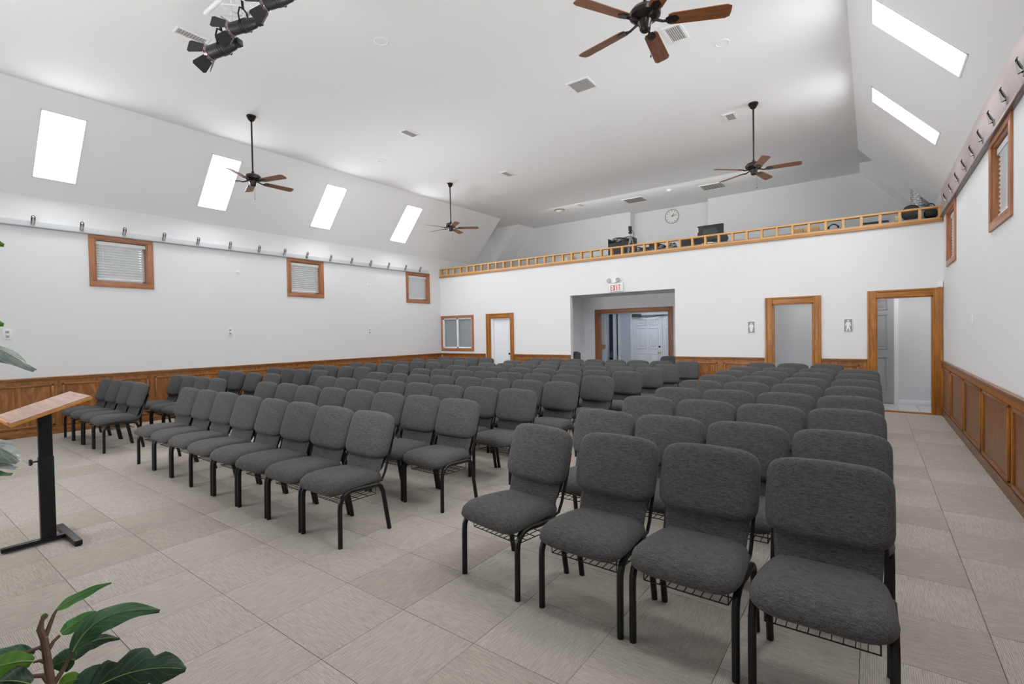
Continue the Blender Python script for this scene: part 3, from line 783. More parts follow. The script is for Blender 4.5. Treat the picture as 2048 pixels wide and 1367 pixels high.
# left block: 9 rows of 4
ly = [2.545, 3.47, 4.40, 5.30, 6.22, 7.14, 8.07, 9.0, 9.95]
lx = [[-8.75, -9.27, -9.78, -10.28], [-8.38, -8.93, -9.46, -9.99], [-8.50, -9.13, -9.77, -10.29], [-8.46, -9.04, -9.58, -10.12], [-8.38, -8.93, -9.48, -10.0],
      [-8.28, -8.81, -9.36, -9.88], [-8.22, -8.75, -9.29, -9.81], [-8.20, -8.715, -9.225, -9.735], [-8.19, -8.70, -9.21, -9.73]]
for k in range(9):
    for j in range(4):
        place_chair(lx[k][j], ly[k] + (random.random() - .5) * .02, 'charcoal padded chair in the left block, %s row, %s from its aisle end' % (row_name(k, 9), ordn[j]), 'charcoal chairs of the left block', 0, .94 if k not in (1, 2, 3) else .97)
place_chair(-4.0, 12.02, 'lone charcoal padded chair standing in the alcove by the foyer doorway', None)

# ------------------------------------------------------------------ ceiling fans
BLADE = wood('fan_blade_walnut', C(82, 48, 26, 1.4), C(138, 88, 52, 1.4), 'X', 1.0, figure=0.25, rough=0.4)
def make_fan(zb):
    t = empty('ceiling_fan')
    H = ZC
    MB().lathe([(0, H), (.075, H), (.078, H - .02), (.062, H - .035), (.066, H - .045), (.05, H - .06), (.052, H - .07), (.03, H - .09), (.018, H - .10), (0, H - .10)], 24).build('canopy', BRONZE, t)
    MB().lathe([(.0135, H - .09), (.0135, zb + .16)], 12).build('downrod', BRONZE, t)
    MB().lathe([(0, zb + .17), (.022, zb + .17), (.026, zb + .135), (.06, zb + .13), (.11, zb + .11), (.135, zb + .075), (.13, zb + .045), (.10, zb + .02), (.07, zb + .012), (0, zb + .01)], 28).build('motor_housing', BRONZE, t)
    MB().lathe([(0, zb + .012), (.062, zb + .012), (.062, zb - .005), (.05, zb - .035), (.046, zb - .065), (.03, zb - .082), (0, zb - .085)], 24).build('switch_housing', BRONZE, t)
    mb = MB().tube([(.04, -.01, zb - .04), (.045, -.012, zb - .30)], .0016, 4); mb.lathe([(0, .02), (.005, .014), (.007, 0), (0, -.008)], 8, Matrix.Translation((.045, -.012, zb - .31)))
    mb.build('pull_chain', BRONZE, t)
    b0 = None
    for k in range(5):
        if b0 is None:
            R_ = Matrix.Rotation(math.radians(-12), 3, 'X')
            # blade outline, slightly wider towards the tip
            pts = [(.19, -.045), (.22, -.060), (.66, -.070), (.695, -.052), (.70, 0), (.695, .052), (.66, .070), (.22, .060), (.19, .045)]
            mb = MB().prism(pts, 'Z', -.003, .003)
            for v in mb.bm.verts: v.co = R_ @ v.co
            b0 = mb.build('blade', BLADE, t, smooth=20)
            mb = MB().tube([(.06, 0, .015), (.10, 0, .005), (.15, 0, -.012), (.19, 0, -.01)], .011, 8)
            mb2 = [(.17, -.02), (.20, -.036), (.255, -.034), (.285, 0), (.255, .034), (.20, .036), (.17, .02)]
            mp_ = MB().prism(mb2, 'Z', -.010, -.003)
            for v in mp_.bm.verts: v.co = R_ @ v.co
            mb.merge(mp_.bm)
            mb.build('blade_iron', BRONZE, b0)
            b = b0
        else: b = copy_tree(b0, t)
        b.location = (0, 0, zb); b.rotation_euler = (0, 0, k * 2 * PI / 5)
    return t
fan0 = make_fan(4.225)
fans = [((-8.52, 4.17), 16, 'dark bronze ceiling fan over the left rows, nearer the lectern'),
        ((-8.52, 9.05), 38, 'dark bronze ceiling fan over the left rows, farther back near the balcony'),
        ((-1.59, 9.10), 7, 'five-blade ceiling fan with warm brown blades over the right back rows'),
        ((-1.57, 4.15), 25, 'large near ceiling fan cut by the top edge, brown blades over front right chairs')]
for i, ((x, y), a, lb) in enumerate(fans):
    f_ = fan0 if i == 0 else copy_tree(fan0)
    f_.location = (x, y, 0); f_.rotation_euler = (0, 0, math.radians(a))
    tag(f_, lb, 'ceiling fan', 'ceiling fans')

# ------------------------------------------------------------------ vents, cans, detectors on the ceiling
def vent(cx, cy, sx, sy, label, axis='X', n=8, dark=True, border=.035):
    t = empty('ceiling_vent', (cx, cy, ZC), label=label, cat='vent', group='white ceiling air vents')
    hx, hy = sx / 2, sy / 2
    mb = MB()
    for q in ((-hx, hx, -hy, -hy + border), (-hx, hx, hy - border, hy), (-hx, -hx + border, -hy + border, hy - border), (hx - border, hx, -hy + border, hy - border)):
        mb.box(q[0], q[1], q[2], q[3], -.016, 0, bv=.003)
    mb.build('frame', WHITEP, t)
    MB().box(-hx + border, hx - border, -hy + border, hy - border, -.004, 0).build('duct', GRILLE, t, smooth=0)
    s0 = None
    L_ = (hy if axis == 'X' else hx) - border
    R_ = Matrix.Rotation(math.radians(38), 3, axis)
    for k in range(n):
        p = -L_ + (k + .5) * 2 * L_ / n; w_ = L_ / n * .42
        if s0 is None:
            s0 = (MB().box(-hx + border, hx - border, -w_, w_, -.001, .001, rot=R_) if axis == 'X' else MB().box(-w_, w_, -hy + border, hy - border, -.001, .001, rot=R_)).build('louvre', WHITEP, t, smooth=0); s = s0
        else: s = s0.copy(); COL.objects.link(s)
        s.location = (0, p, -.010) if axis == 'X' else (p, 0, -.010)
vent(-6.82, 2.63, .17, .36, 'narrow white ceiling vent partly behind the stage lights', 'X', 10, border=.02)
vent(-3.565, 6.765, .38, .38, 'square white return vent alone in mid ceiling', 'X', 12, border=.03)
vent(-2.0, 6.34, .24, .40, 'white ceiling vent beside the blade of the near fan', 'Y', 7)
vent(-6.965, 6.33, .20, .36, 'small white ceiling vent above the downlight over the second fan', 'X', 9, border=.025)
vent(-2.01, 9.41, .21, .36, 'small white vent beside the canopy of the far right fan', 'X', 7, border=.04)
vent(-6.955, 9.37, .20, .38, 'small white ceiling vent in front of the balcony, left of centre', 'X', 9, border=.03)
vent(-6.975, 13.04, .18, .38, 'tiny white vent over the balcony beside the brass ceiling light', 'X', 7, border=.03)
vent(-5.50, 13.58, .60, .56, 'wide white slotted return grille over the balcony, left one', 'Y', 7, border=.025)
vent(-3.37, 13.64, .58, .56, 'wide white slotted return grille over the balcony behind the fan blade', 'Y', 7, border=.025)
def can(x, y, label):
    t = empty('recessed_downlight', (x, y, ZC), label=label, cat='downlight', group='recessed ceiling downlights')
    MB().lathe([(.07, 0), (.098, 0), (.098, -.004), (.082, -.010), (.070, -.006), (.066, 0)], 28).build('trim_ring', WHITEP, t)
    MB().lathe([(0, -.004), (.068, -.003), (.068, 0), (0, 0)], 24).build('lens', CEIL, t)
can(-5.07, 4.16, 'round white recessed downlight right of the stage lights')
can(-1.582, 6.94, 'round white recessed downlight right of the near fan')
can(-8.53, 6.93, 'round white recessed downlight left of ceiling centre near the slope')
can(-5.046, 9.06, 'faint round recessed downlight in mid ceiling before the balcony')
t = empty('smoke_detector', (-4.38, 13.2, ZC), label='small round white smoke detector over the balcony, right of centre', cat='smoke detector')
MB().lathe([(0, -.045), (.04, -.045), (.06, -.035), (.065, -.01), (.07, 0), (0, 0)], 20).build('body', WHITEP, t)
MB().lathe([(0, -.052), (.012, -.052), (.014, -.044), (0, -.044)], 12).build('test_button', WHITEP, t)
t = empty('ceiling_light', (-7.76, 13.12, ZC), label='small brass-rimmed glass ceiling light over the left of the balcony', cat='ceiling light')
MB().lathe([(0, 0), (.14, 0), (.165, -.012), (.165, -.024), (.14, -.032), (.13, -.02)], 26).build('brass_rim', BRASS, t)
MB().lathe([(.135, -.02), (.125, -.05), (.085, -.085), (.03, -.10), (0, -.102)], 24).build('glass_bowl', mat('ribbed_glass', (.55, .53, .5, 1), .15, spec=.8), t)
MB().lathe([(0, -.10), (.012, -.10), (.015, -.115), (.006, -.13), (0, -.132)], 10).build('finial', BRASS, t)

# ------------------------------------------------------------------ stage lights on a truss
t = empty('lighting_truss', (-4.6, 2.15, 4.62), label='white triangular lighting truss hung from the ceiling at top left', cat='truss')
WM = mat('white_truss_paint', (.78, .78, .78, 1), .35)
A0, A1, hz, wy = -.35, 1.7, .11, .12
for dy, dz in ((-wy, -.06), (wy, -.06), (0, .15)):
    MB().tube([(A0, dy, dz), (A1, dy, dz)], .020, 10).build('chord', WM, t)
mb = MB(); n = 9
for k in range(n):
    xa, xb = A0 + (A1 - A0) * k / n, A0 + (A1 - A0) * (k + 1) / n
    for p_, q_ in (((-wy, -.06), (wy, -.06)), ((wy, -.06), (0, .15)), ((0, .15), (-wy, -.06))):
        mb.tube([(xa, p_[0], p_[1]), (xb, q_[0], q_[1])], .007, 6); mb.tube([(xa, p_[0], p_[1]), (xa, q_[0], q_[1])], .007, 6)
mb.build('bracing', WM, t)
for x in (.75, 1.55): MB().tube([(x, 0, .15), (x, 0, ZC - 4.62)], .012, 8).build('hanger', WM, t)
LAMPIN = mat('lamp_reflector', C(150, 132, 138, 1.0), .2, metal=.85)
def par_can(front, back, label):
    F, B = Vector(front), Vector(back); ax = (F - B); L_ = ax.length; ax.normalize()
    t = empty('stage_light', B, label=label, cat='stage light', group='black stage lights on the truss')
    t.rotation_mode = 'QUATERNION'; t.rotation_quaternion = ax.to_track_quat('Z', 'Y')
    k = L_ / .60; q = .72 * k
    MB().lathe([(0, 0), (.05 * q, 0), (.085 * q, .05 * k), (.095 * q, .12 * k), (.105 * q, .14 * k), (.105 * q, .40 * k), (.098 * q, .40 * k), (.098 * q, .30 * k), (0, .28 * k)], 26).build('can_body', PLAST, t)
    MB().box(-.06 * q, .06 * q, -.05 * q, .05 * q, -.05 * k, .02 * k, bv=.006).build('rear_cap', PLAST, t)
    mb = MB()
    for zz in (.16, .19, .22): mb.lathe([(.104 * q, zz * k), (.114 * q, (zz + .003) * k), (.114 * q, (zz + .009) * k), (.104 * q, (zz + .012) * k)], 26)
    mb.build('cooling_fins', PLAST, t)
    MB().lathe([(.105 * q, .38 * k), (.116 * q, .385 * k), (.118 * q, .42 * k), (.108 * q, .425 * k), (.103 * q, .40 * k)], 26).build('front_ring', LAMPIN, t)
    MB().lathe([(.100 * q, .402 * k), (.06 * q, .405 * k), (0, .406 * k)], 24).build('lens', LAMPIN, t)
    for j in range(4):
        a = j * PI / 2 + .35
        pts = [(-.085 * q, 0), (.085 * q, 0), (.125 * q, .19 * q), (.10 * q, .225 * q), (-.10 * q, .225 * q), (-.125 * q, .19 * q)]
        mb = MB().prism(pts, 'Z', -.0015, .0015)
        Mx = Matrix.Rotation(a, 4, 'Z') @ Matrix.Translation((0, .114 * q, .415 * k)) @ Matrix.Rotation(math.radians(62 if j % 2 else 50), 4, 'X')
        for v in mb.bm.verts: v.co = Mx @ v.co
        mb.build('barn_door', PLAST, t)
    up = t.rotation_quaternion.inverted() @ Vector((0, 0, 1)); up.z = 0; up.normalize(); sd = Vector((0, 0, 1)).cross(up)
    c = Vector((0, 0, .20 * k))
    mb = MB().tube([c + sd * .11 * q, c + sd * .13 * q + up * .10 * k, c + sd * .08 * q + up * .20 * k, c + up * .22 * k, c - sd * .08 * q + up * .20 * k, c - sd * .13 * q + up * .10 * k, c - sd * .11 * q], .010 * k, 8)
    mb.tube([c + up * .21 * k, c + up * .33 * k], .016 * k, 8)
    mb.build('yoke', METAL, t)
    MB().lathe([(0, 0), (.022 * k, 0), (.022 * k, .03 * k), (0, .03 * k)], 10, Matrix.Translation(c + sd * .12 * q) @ sd.to_track_quat('Z', 'Y').to_matrix().to_4x4()).build('yoke_knob', PLAST, t)
par_can(at(394, 116, Y=2.05), at(474, 86, Y=2.22), 'lowest of three black barn-door stage lights, farthest left')
par_can(at(436, 66, Y=2.05), at(516, 44, Y=2.22), 'middle of the three black barn-door stage lights')
par_can(at(502, 18, Y=2.05), at(588, -10, Y=2.22), 'uppermost black barn-door stage light, cut by the top edge')

# ------------------------------------------------------------------ lectern stand
t = empty('lectern_stand', (-5.15, .88, 0), label='wooden-topped lectern on a black column and T-shaped foot', cat='lectern')
TOP = wood('reddish_laminate', C(140, 104, 84, 1.25), C(186, 152, 132, 1.25), 'X', .8, figure=.5, rough=.22)
EDGE = wood('golden_edge', C(180, 120, 60, 1.2), C(214, 160, 96, 1.2), 'X', .8)
R_ = Matrix.Rotation(math.atan2(.145, .44), 3, 'X')
MB().box(-.30, .31, -.235, .235, -.012, .012, bv=.004, rot=R_, piv=(0, 0, 0)).build('desk_top', EDGE, t, loc=(.06, -.015, 1.052))
MB().box(-.297, .307, -.232, .232, .0125, .0155, rot=R_, piv=(0, 0, 0)).build('desk_surface', TOP, t, loc=(.06, -.015, 1.052), smooth=0)
MB().box(-.28, .29, -.24, -.228, .0, .028, bv=.003, rot=R_, piv=(0, 0, 0)).build('book_stop', EDGE, t, loc=(.06, -.015, 1.052))
MB().box(-.022, .022, -.040, .040, .66, 1.03, bv=.004).build('inner_column', METAL, t)
MB().box(-.026, .026, -.044, .044, .045, .67, bv=.005).build('column', METAL, t)
MB().box(-.024, .024, -.26, .10, .010, .042, bv=.006).build('foot_bar', METAL, t)
MB().box(-.28, .30, .09, .14, .006, .045, bv=.006).build('cross_foot', METAL, t)
mb = MB().tube([(0, -.043, .64), (0, -.075, .64)], .006, 8); mb.lathe([(0, 0), (.02, 0), (.026, .008), (.024, .018), (0, .02)], 12, Matrix.Translation((0, -.075, .64)) @ Matrix.Rotation(PI / 2, 4, 'X'))
mb.build('clamp_knob', PLAST, t)
MB().box(-.12, .12, -.08, .08, 1.012, 1.022, rot=R_, piv=(0, 0, 1.02)).build('mounting_plate', METAL, t)

# ------------------------------------------------------------------ exit sign, restroom signs, outlets, sensor
t = empty('exit_sign', (-5.06, YB, 2.53), label='white box sign with red EXIT lettering above the alcove', cat='exit sign')
MB().box(-.185, .185, -.055, 0, 0, .205, bv=.012).build('housing', mat('pale_sign_plastic', (.74, .78, .76, 1), .4), t)
MB().box(-.155, .155, -.060, -.054, .015, .185, bv=.002).build('face_plate', mat('sign_face', (.8, .72, .70, 1), .5), t)
RED = mat('red_letter', (.55, .015, .03, 1), .5)
def letters(parent, word, x0, z0, h, y, mat_, w=.052, gap=.016, s=.014):
    for i, chh in enumerate(word):
        x = x0 + i * (w + gap); mb = MB(); y0, y1 = y - .003, y
        if chh == 'E': mb.box(x, x + s, y0, y1, z0, z0 + h); [mb.box(x + s, x + w, y0, y1, q, q + s) for q in (z0, z0 + h / 2 - s / 2, z0 + h - s)]
        if chh == 'X':
            mb.prism([(x, z0), (x + s * 1.2, z0), (x + w, z0 + h), (x + w - s * 1.2, z0 + h)], 'Y', y0, y1); mb.prism([(x + w - s * 1.2, z0), (x + w, z0), (x + s * 1.2, z0 + h), (x, z0 + h)], 'Y', y0 - .0005, y1)
        if chh == 'I': mb.box(x + w / 2 - s / 2, x + w / 2 + s / 2, y0, y1, z0, z0 + h)
        if chh == 'T': mb.box(x + w / 2 - s / 2, x + w / 2 + s / 2, y0, y1, z0, z0 + h); mb.box(x, x + w, y0, y1, z0 + h - s, z0 + h)
        mb.build('letter', mat_, parent, smooth=0)
letters(t, 'EXIT', -.130, .030, .135, -.060, RED)
t = empty('emergency_light', (-5.11, YB, 2.745), label='white twin-head emergency light on top of the exit sign', cat='emergency light')
MB().prism([(-.10, .10), (-.08, .02), (0, 0), (.08, .02), (.10, .10)], 'Y', -.06, 0).build('housing', WHITEP, t)
for s_ in (-1, 1):
    h_ = MB().lathe([(0, .0), (.03, .0), (.052, .03), (.055, .055), (.050, .06), (.03, .035), (0, .03)], 20, Matrix.Translation((s_ * .115, -.02, .065)) @ Matrix.Rotation(PI / 2, 4, 'X')).build('lamp_head', CHROME, t)
    MB().lathe([(0, .052), (.046, .050), (.046, .047), (0, .049)], 16, Matrix.Translation((s_ * .115, -.02, .065)) @ Matrix.Rotation(PI / 2, 4, 'X')).build('lens', mat('lamp_lens', (.7, .7, .7, 1), .1, metal=.6), h_)
SGR = mat('sign_grey', (.26, .27, .28, 1), .5)
def wc_sign(x, label, female):
    t = empty('restroom_sign', (x, YB, 1.455), label=label, cat='sign', group='restroom signs')
    MB().box(-.078, .078, -.008, 0, 0, .275, bv=.006).build('plate', WHITEP, t)
    MB().box(-.062, .062, -.010, -.007, .022, .256).build('grey_field', SGR, t, smooth=0)
    mb = MB(); y0, y1 = -.013, -.0095
    mb.prism([(.017 * math.cos(a * PI / 6), .222 + .015 * math.sin(a * PI / 6)) for a in range(12)], 'Y', y0, y1)
    if female:
        mb.prism([(-.028, .198), (.028, .198), (.05, .145), (.038, .138), (.026, .165), (.032, .105), (.016, .04), (-.016, .04), (-.032, .105), (-.026, .165), (-.038, .138), (-.05, .145)], 'Y', y0, y1)
    else:
        mb.prism([(-.032, .200), (.032, .200), (.05, .13), (.037, .127), (.026, .165), (.024, .115), (.036, .035), (.014, .035), (0, .10), (-.014, .035), (-.036, .035), (-.024, .115), (-.026, .165), (-.037, .127), (-.05, .13)], 'Y', y0, y1)
    mb.build('figure', WHITEP, t, smooth=0)
wc_sign(-2.035, "grey and white women's restroom sign left of the narrower open doorway", True)
wc_sign(-.36, "grey and white men's restroom sign left of the wide open doorway", False)
def outlet(x, y, z, d, label, grp='wall plates on the left wall', w=.055, h=.085):
    t = empty('wall_plate', (x, y, z), label=label, cat='wall plate', group=grp)
    x0, x1 = sorted((0, d * .008)); MB().box(x0, x1, -w, w, -h, h, bv=.002).build('plate', WHITEP, t)
    x0, x1 = sorted((d * .008, d * .014))
    for zz in (-.035, .035): MB().box(x0, x1, -.02, .02, zz - .018, zz + .018, bv=.002).build('socket', mat('socket_grey', (.35, .35, .35, 1), .5), t)
outlet(XL, 1.50, 1.68, 1, 'white wall plate with dark sockets at the far left, beside plant leaf')
outlet(XL, 4.86, 1.69, 1, 'white wall plate under the middle skylights, between first and second blinds')
outlet(XL, 8.48, 1.68, 1, 'white wall plate between the second and third high windows', )
t = empty('light_switch', (XR, 8.2, 1.63), label='white switch plate on the plain right wall', cat='light switch')
MB().box(-.008, 0, -.04, .04, -.06, .06, bv=.002).build('plate', WHITEP, t); MB().box(-.013, -.008, -.008, .008, -.02, .02).build('toggle', WHITEP, t)
t = empty('motion_sensor', (.955, YB, 2.275), label='small white motion sensor in the corner above the right door', cat='sensor')
MB().box(-.038, .038, -.05, 0, -.055, .055, bv=.012).build('body', WHITEP, t); MB().box(-.025, .025, -.054, -.049, -.04, .01, bv=.002).build('lens', CEIL, t)
for y, z, lb in ((5.057, 2.986, 'faint white round wall disc beside the middle window, nearer the lectern'), (8.463, 2.94, 'faint white round wall disc between middle and far windows')):
    t = empty('wall_disc', (XL, y, z), label=lb, cat='wall disc')
    MB().lathe([(0, .012), (.035, .010), (.045, 0), (0, 0)], 18, Matrix.Rotation(PI / 2, 4, 'Y')).build('disc', WHITEP, t)
    MB().lathe([(0, .018), (.008, .016), (.009, .010), (0, .010)], 10, Matrix.Rotation(PI / 2, 4, 'Y')).build('screw', NICKEL, t)

# ------------------------------------------------------------------ clock on the loft wall
t = empty('wall_clock', (-4.95, YE + .33, 5.065), label='round white clock with thin grey rim on the balcony back wall', cat='clock')
RX = Matrix.Rotation(PI / 2, 4, 'X')
MB().lathe([(.205, 0), (.216, 0), (.218, .025), (.210, .030), (.202, .025), (.200, .012)], 40, RX).build('rim', mat('clock_rim', (.34, .34, .35, 1), .35, metal=.2), t)
MB().lathe([(0, .014), (.20, .014), (.20, 0), (0, 0)], 36, RX).build('dial', PAPER, t)
for k in range(12):
    a = k * PI / 6; ca, sa = math.sin(a), math.cos(a)
    MB().box(-.007, .007, -.017, -.014, .150, .182, rot=Matrix.Rotation(a, 3, 'Y'), piv=(0, 0, 0)).build('hour_mark', PLAST, t, smooth=0)
for nm, a, l, w_ in (('hour_hand', 38, .10, .009), ('minute_hand', 75, .14, .006)):
    MB().box(-w_, w_, -.020, -.017, -.02, l, rot=Matrix.Rotation(math.radians(a), 3, 'Y'), piv=(0, 0, 0)).build(nm, PLAST, t, smooth=0)

# ------------------------------------------------------------------ balcony equipment
YD = 12.15
t = empty('sound_desk', (-3.6, 11.85, 2.68), label='long low sound desk behind the balcony rail', cat='desk')
MB().box(-2.5, 4.3, -.42, .45, .765, .805, bv=.004).build('desk_top', mat('grey_laminate', (.4, .42, .45, 1), .4), t)
for x in (-2.4, -.6, 1.9, 4.2): MB().box(x - .03, x + .03, -.38, .42, 0, .765).build('leg', PLAST, t, smooth=0)
DZ = 3.488
def px_to(x, Y): return at(x, 500, Y=Y).x
# black road case with a bundle of cables
def bx_px(name, x0p, x1p, ytop_px, Y, dep, m, label, cat, zb=DZ, bv=.01):
    xa, xb = px_to(x0p, Y), px_to(x1p, Y); zt = at((x0p + x1p) / 2, ytop_px, Y=Y).z
    t = empty(name, ((xa + xb) / 2, Y + dep / 2, zb), label=label, cat=cat)
    h = (xb - xa) / 2
    return t, h, zt - zb, dep / 2
t, h, H_, dd = bx_px('equipment_case', 1216, 1262, 475, 11.95, .4, PLAST, 'black equipment case heaped with cables at the left of the desk', 'case')
MB().box(-h, h, -dd, dd, 0, H_ * .78, bv=.008).build('case_body', PLAST, t)
MB().box(-h, -h + .03, -dd, dd, H_ * .78, H_, bv=.004).box(h - .03, h, -dd, dd, H_ * .78, H_, bv=.004).box(-h, h, dd - .02, dd, H_ * .78, H_, bv=.004).build('case_rim', PLAST, t)
CABL = mat('cable_black', (.02, .02, .02, 1), .4); CABG = mat('cable_grey', (.35, .35, .36, 1), .5)
for c_ in range(7):
    pts = []; ph = random.random() * 6
    for k in range(26):
        a = k * .62 + ph; pts.append((math.cos(a) * h * (.55 + .3 * math.sin(k * .7 + c_)), -dd * .3 + math.sin(a) * dd * .7, H_ * (.80 + .05 * c_ / 1.6) + .03 * math.sin(k * 1.3 + c_)))
    MB().tube(pts, .009, 5).build('cable', CABL if c_ % 3 else CABG, t)
# small tripod with camera
t = empty('camera_tripod', (px_to(1261, 11.85), 11.85, DZ), label='small silver tripod holding a black camera beside the cable case', cat='tripod')
for k in range(3):
    a = k * 2 * PI / 3 + .5
    MB().tube([(math.cos(a) * .15, math.sin(a) * .12, 0), (math.cos(a) * .02, math.sin(a) * .02, .46)], .011, 8).build('leg', NICKEL, t)
MB().tube([(0, 0, .3), (0, 0, .56)], .012, 8).build('centre_column', NICKEL, t)
MB().lathe([(0, .54), (.045, .545), (.05, .57), (.03, .60), (0, .605)], 14).build('head', PLAST, t)
tc_ = MB().box(-.03, .03, -.05, .05, .61, .73, bv=.008).build('camera_body', PLAST, t)
MB().lathe([(0, 0), (.02, 0), (.022, .05), (0, .05)], 12, Matrix.Translation((0, -.04, .68)) @ RX).build('lens', GREYDK, tc_)
MB().tube([(.03, 0, .64), (.09, .02, .56), (.07, .03, .36), (.12, .03, .15), (.10, .02, .01)], .005, 6).build('cable', CABL, t)
# monitors, mixer, speaker, boxes
t, h, H_, dd = bx_px('computer_monitor', 1395, 1447, 449, 11.95, .06, PLAST, 'large black computer monitor seen from behind, standing on the balcony desk', 'monitor')
MB().box(-h, h, -dd, dd, H_ - .44, H_, bv=.012).build('screen_back', PLAST, t)
MB().pillow(superell(h * .62, .15, 5), .04, deform=lambda v: (v.x, -dd - .005 - v.z * .8, H_ - .22 + v.y)).build('rear_bulge', GREYDK, t, smooth=60)
MB().box(-.05, .05, -dd - .03, -dd + .01, .01, H_ - .12, bv=.01).build('stand', PLAST, t)
MB().box(-.14, .14, -.14, .10, 0, .015, bv=.004).build('stand_base', PLAST, t)
MB().box(-h - .0, -h + .025, -dd - .004, -dd, H_ - .15, H_ - .04).build('label_sticker', PAPER, t, smooth=0)
t, h, H_, dd = bx_px('computer_monitor', 1358, 1400, 475, 12.2, .05, PLAST, 'lower black screen left of the big monitor, just showing over the rail', 'monitor')
MB().box(-h, h, -dd, dd, .05, H_, bv=.01).build('screen_back', PLAST, t)
MB().box(-.1, .1, -.08, .08, 0, .012, bv=.003).box(-.03, .03, -.01, .03, .01, .06).build('stand', PLAST, t)
t, h, H_, dd = bx_px('mixing_console', 1290, 1312, 482, 11.9, .3, PLAST, 'black rack unit with raised lid between the tripod and the cables', 'equipment')
MB().box(-h, h, -dd, dd, 0, H_ * .55, bv=.008).build('body', PLAST, t)
MB().box(-h, h, dd - .03, dd, H_ * .5, H_, bv=.006).build('lid', PLAST, t)
for k in range(6): MB().lathe([(0, 0), (.012, 0), (.01, .02), (0, .02)], 10, Matrix.Translation((-h + .03 + k * (2 * h - .06) / 5, -dd, H_ * .3)) @ RX).build('knob', NICKEL, t)
def cable_pile(x0p, x1p, Y, label, n=5, seed=1, hmax=.13):
    rnd = random.Random(seed); xa, xb = px_to(x0p, Y), px_to(x1p, Y)
    t = empty('cable_coil', ((xa + xb) / 2, Y, DZ), label=label, cat='cable')
    h = (xb - xa) / 2
    for c_ in range(n):
        pts = []; ph = rnd.random() * 6; rr = .45 + .5 * rnd.random()
        for k in range(24):
            a = k * .6 + ph; pts.append((math.cos(a) * h * rr, math.sin(a) * .10, .015 + hmax * (c_ + .5) / n + .02 * math.sin(k * 1.1)))
        MB().tube(pts, .008, 5).build('loop', CABL if c_ % 2 else CABG, t)
cable_pile(1270, 1290, 11.8, 'tangle of grey and black cable right of the tripod', 6, 3)
cable_pile(1314, 1333, 11.75, 'coil of black cable behind the rail, middle of three', 6, 4)
cable_pile(1337, 1354, 11.75, 'coil of black cable next to the lower black screen', 6, 5)
def desk_box(name, x0p, x1p, Y, dep, hh, m, label, cat, part='body', extra=None):
    xa, xb = px_to(x0p, Y), px_to(x1p, Y); t = empty(name, ((xa + xb) / 2, Y + dep / 2, DZ), label=label, cat=cat); h = (xb - xa) / 2
    MB().box(-h, h, -dep / 2, dep / 2, 0, hh, bv=.006).build(part, m, t)
    if extra: extra(t, h, dep / 2, hh)
    return t
desk_box('paper_stack', 1402, 1432, 11.62, .2, .04, PAPER, 'stack of papers on the desk below the big monitor', 'papers', 'sheets', lambda t, h, d, H: MB().box(-h * .7, h * .5, -d * .9, d * .7, H, H + .018, rot=Matrix.Rotation(.2, 3, 'Z')).build('loose_sheet', PAPER, t, smooth=0))
t = empty('desk_speaker', (px_to(1449, 11.7), 11.7, DZ), label='small round black speaker beside the big monitor foot', cat='speaker')
MB().lathe([(0, 0), (.03, 0), (.085, .03), (.095, .06), (.09, .07), (0, .075)], 20, Matrix.Translation((0, .02, .102)) @ RX).build('speaker_drum', PLAST, t); MB().box(-.05, .05, -.03, .05, 0.004, .014, bv=.004).build('foot', PLAST, t)
desk_box('keyboard', 1465, 1486, 11.62, .12, .018, PLAST, 'thin dark keyboard on the desk right of the monitor', 'keyboard', 'body', lambda t, h, d, H: MB().box(-h * .9, h * .9, -d * .8, d * .8, H, H + .006).build('keys', GREYDK, t, smooth=0))
desk_box('paper_stack', 1496, 1520, 11.60, .18, .03, PAPER, 'white booklets lying on the desk, left group behind the rail', 'papers', 'sheets')
desk_box('paper_stack', 1524, 1541, 11.60, .14, .022, PAPER, 'white booklets lying on the desk, right group behind the rail', 'papers', 'sheets')
def open_box(t, h, d, H): pass
for x0p, x1p, lb in ((1584, 1606, 'pale wooden box behind the rail, left of a pair'), (1609, 1638, 'pale wooden box behind the rail, right of a pair')):
    xa, xb = px_to(x0p, 11.55), px_to(x1p, 11.55); t = empty('wooden_box', ((xa + xb) / 2, 11.63, DZ), label=lb, cat='box'); h = (xb - xa) / 2
    for q in ((-h, h, -.08, -.068), (-h, h, .068, .08), (-h, -h + .012, -.068, .068), (h - .012, h, -.068, .068)): MB().box(q[0], q[1], q[2], q[3], 0, .095).build('side', PINE['X'], t, smooth=0)
    MB().box(-h, h, -.08, .08, 0, .01).build('bottom', PINE['X'], t, smooth=0)
t = empty('headphones', (px_to(1667, 11.6), 11.6, DZ), label='black headphones on the desk right of the wooden boxes', cat='headphones')
MB().tube([(-.08, 0, .02)] + [(-.08 * math.cos(a * PI / 8), 0, .02 + .09 * math.sin(a * PI / 8)) for a in range(1, 8)] + [(.08, 0, .02)], .012, 8).build('headband', PLAST, t)
for s_ in (-1, 1): MB().lathe([(0, 0), (.035, 0), (.04, .015), (.03, .03), (0, .03)], 14, Matrix.Translation((s_ * .08 - .015, 0, .04)) @ Matrix.Rotation(PI / 2, 4, 'Y')).build('ear_cup', PLAST, t)
xa, xb = px_to(1722, 11.6), px_to(1778, 11.6); t = empty('keyboard_case', ((xa + xb) / 2, 11.66, DZ), label='long flat black case lying behind the right part of the rail', cat='case')
MB().box((xa - xb) / 2, (xb - xa) / 2, -.09, .09, 0, .065, bv=.02).build('case_body', PLAST, t); MB().tube([(-.06, -.09, .03), (-.04, -.12, .03), (.04, -.12, .03), (.06, -.09, .03)], .008, 6).build('handle', PLAST, t)
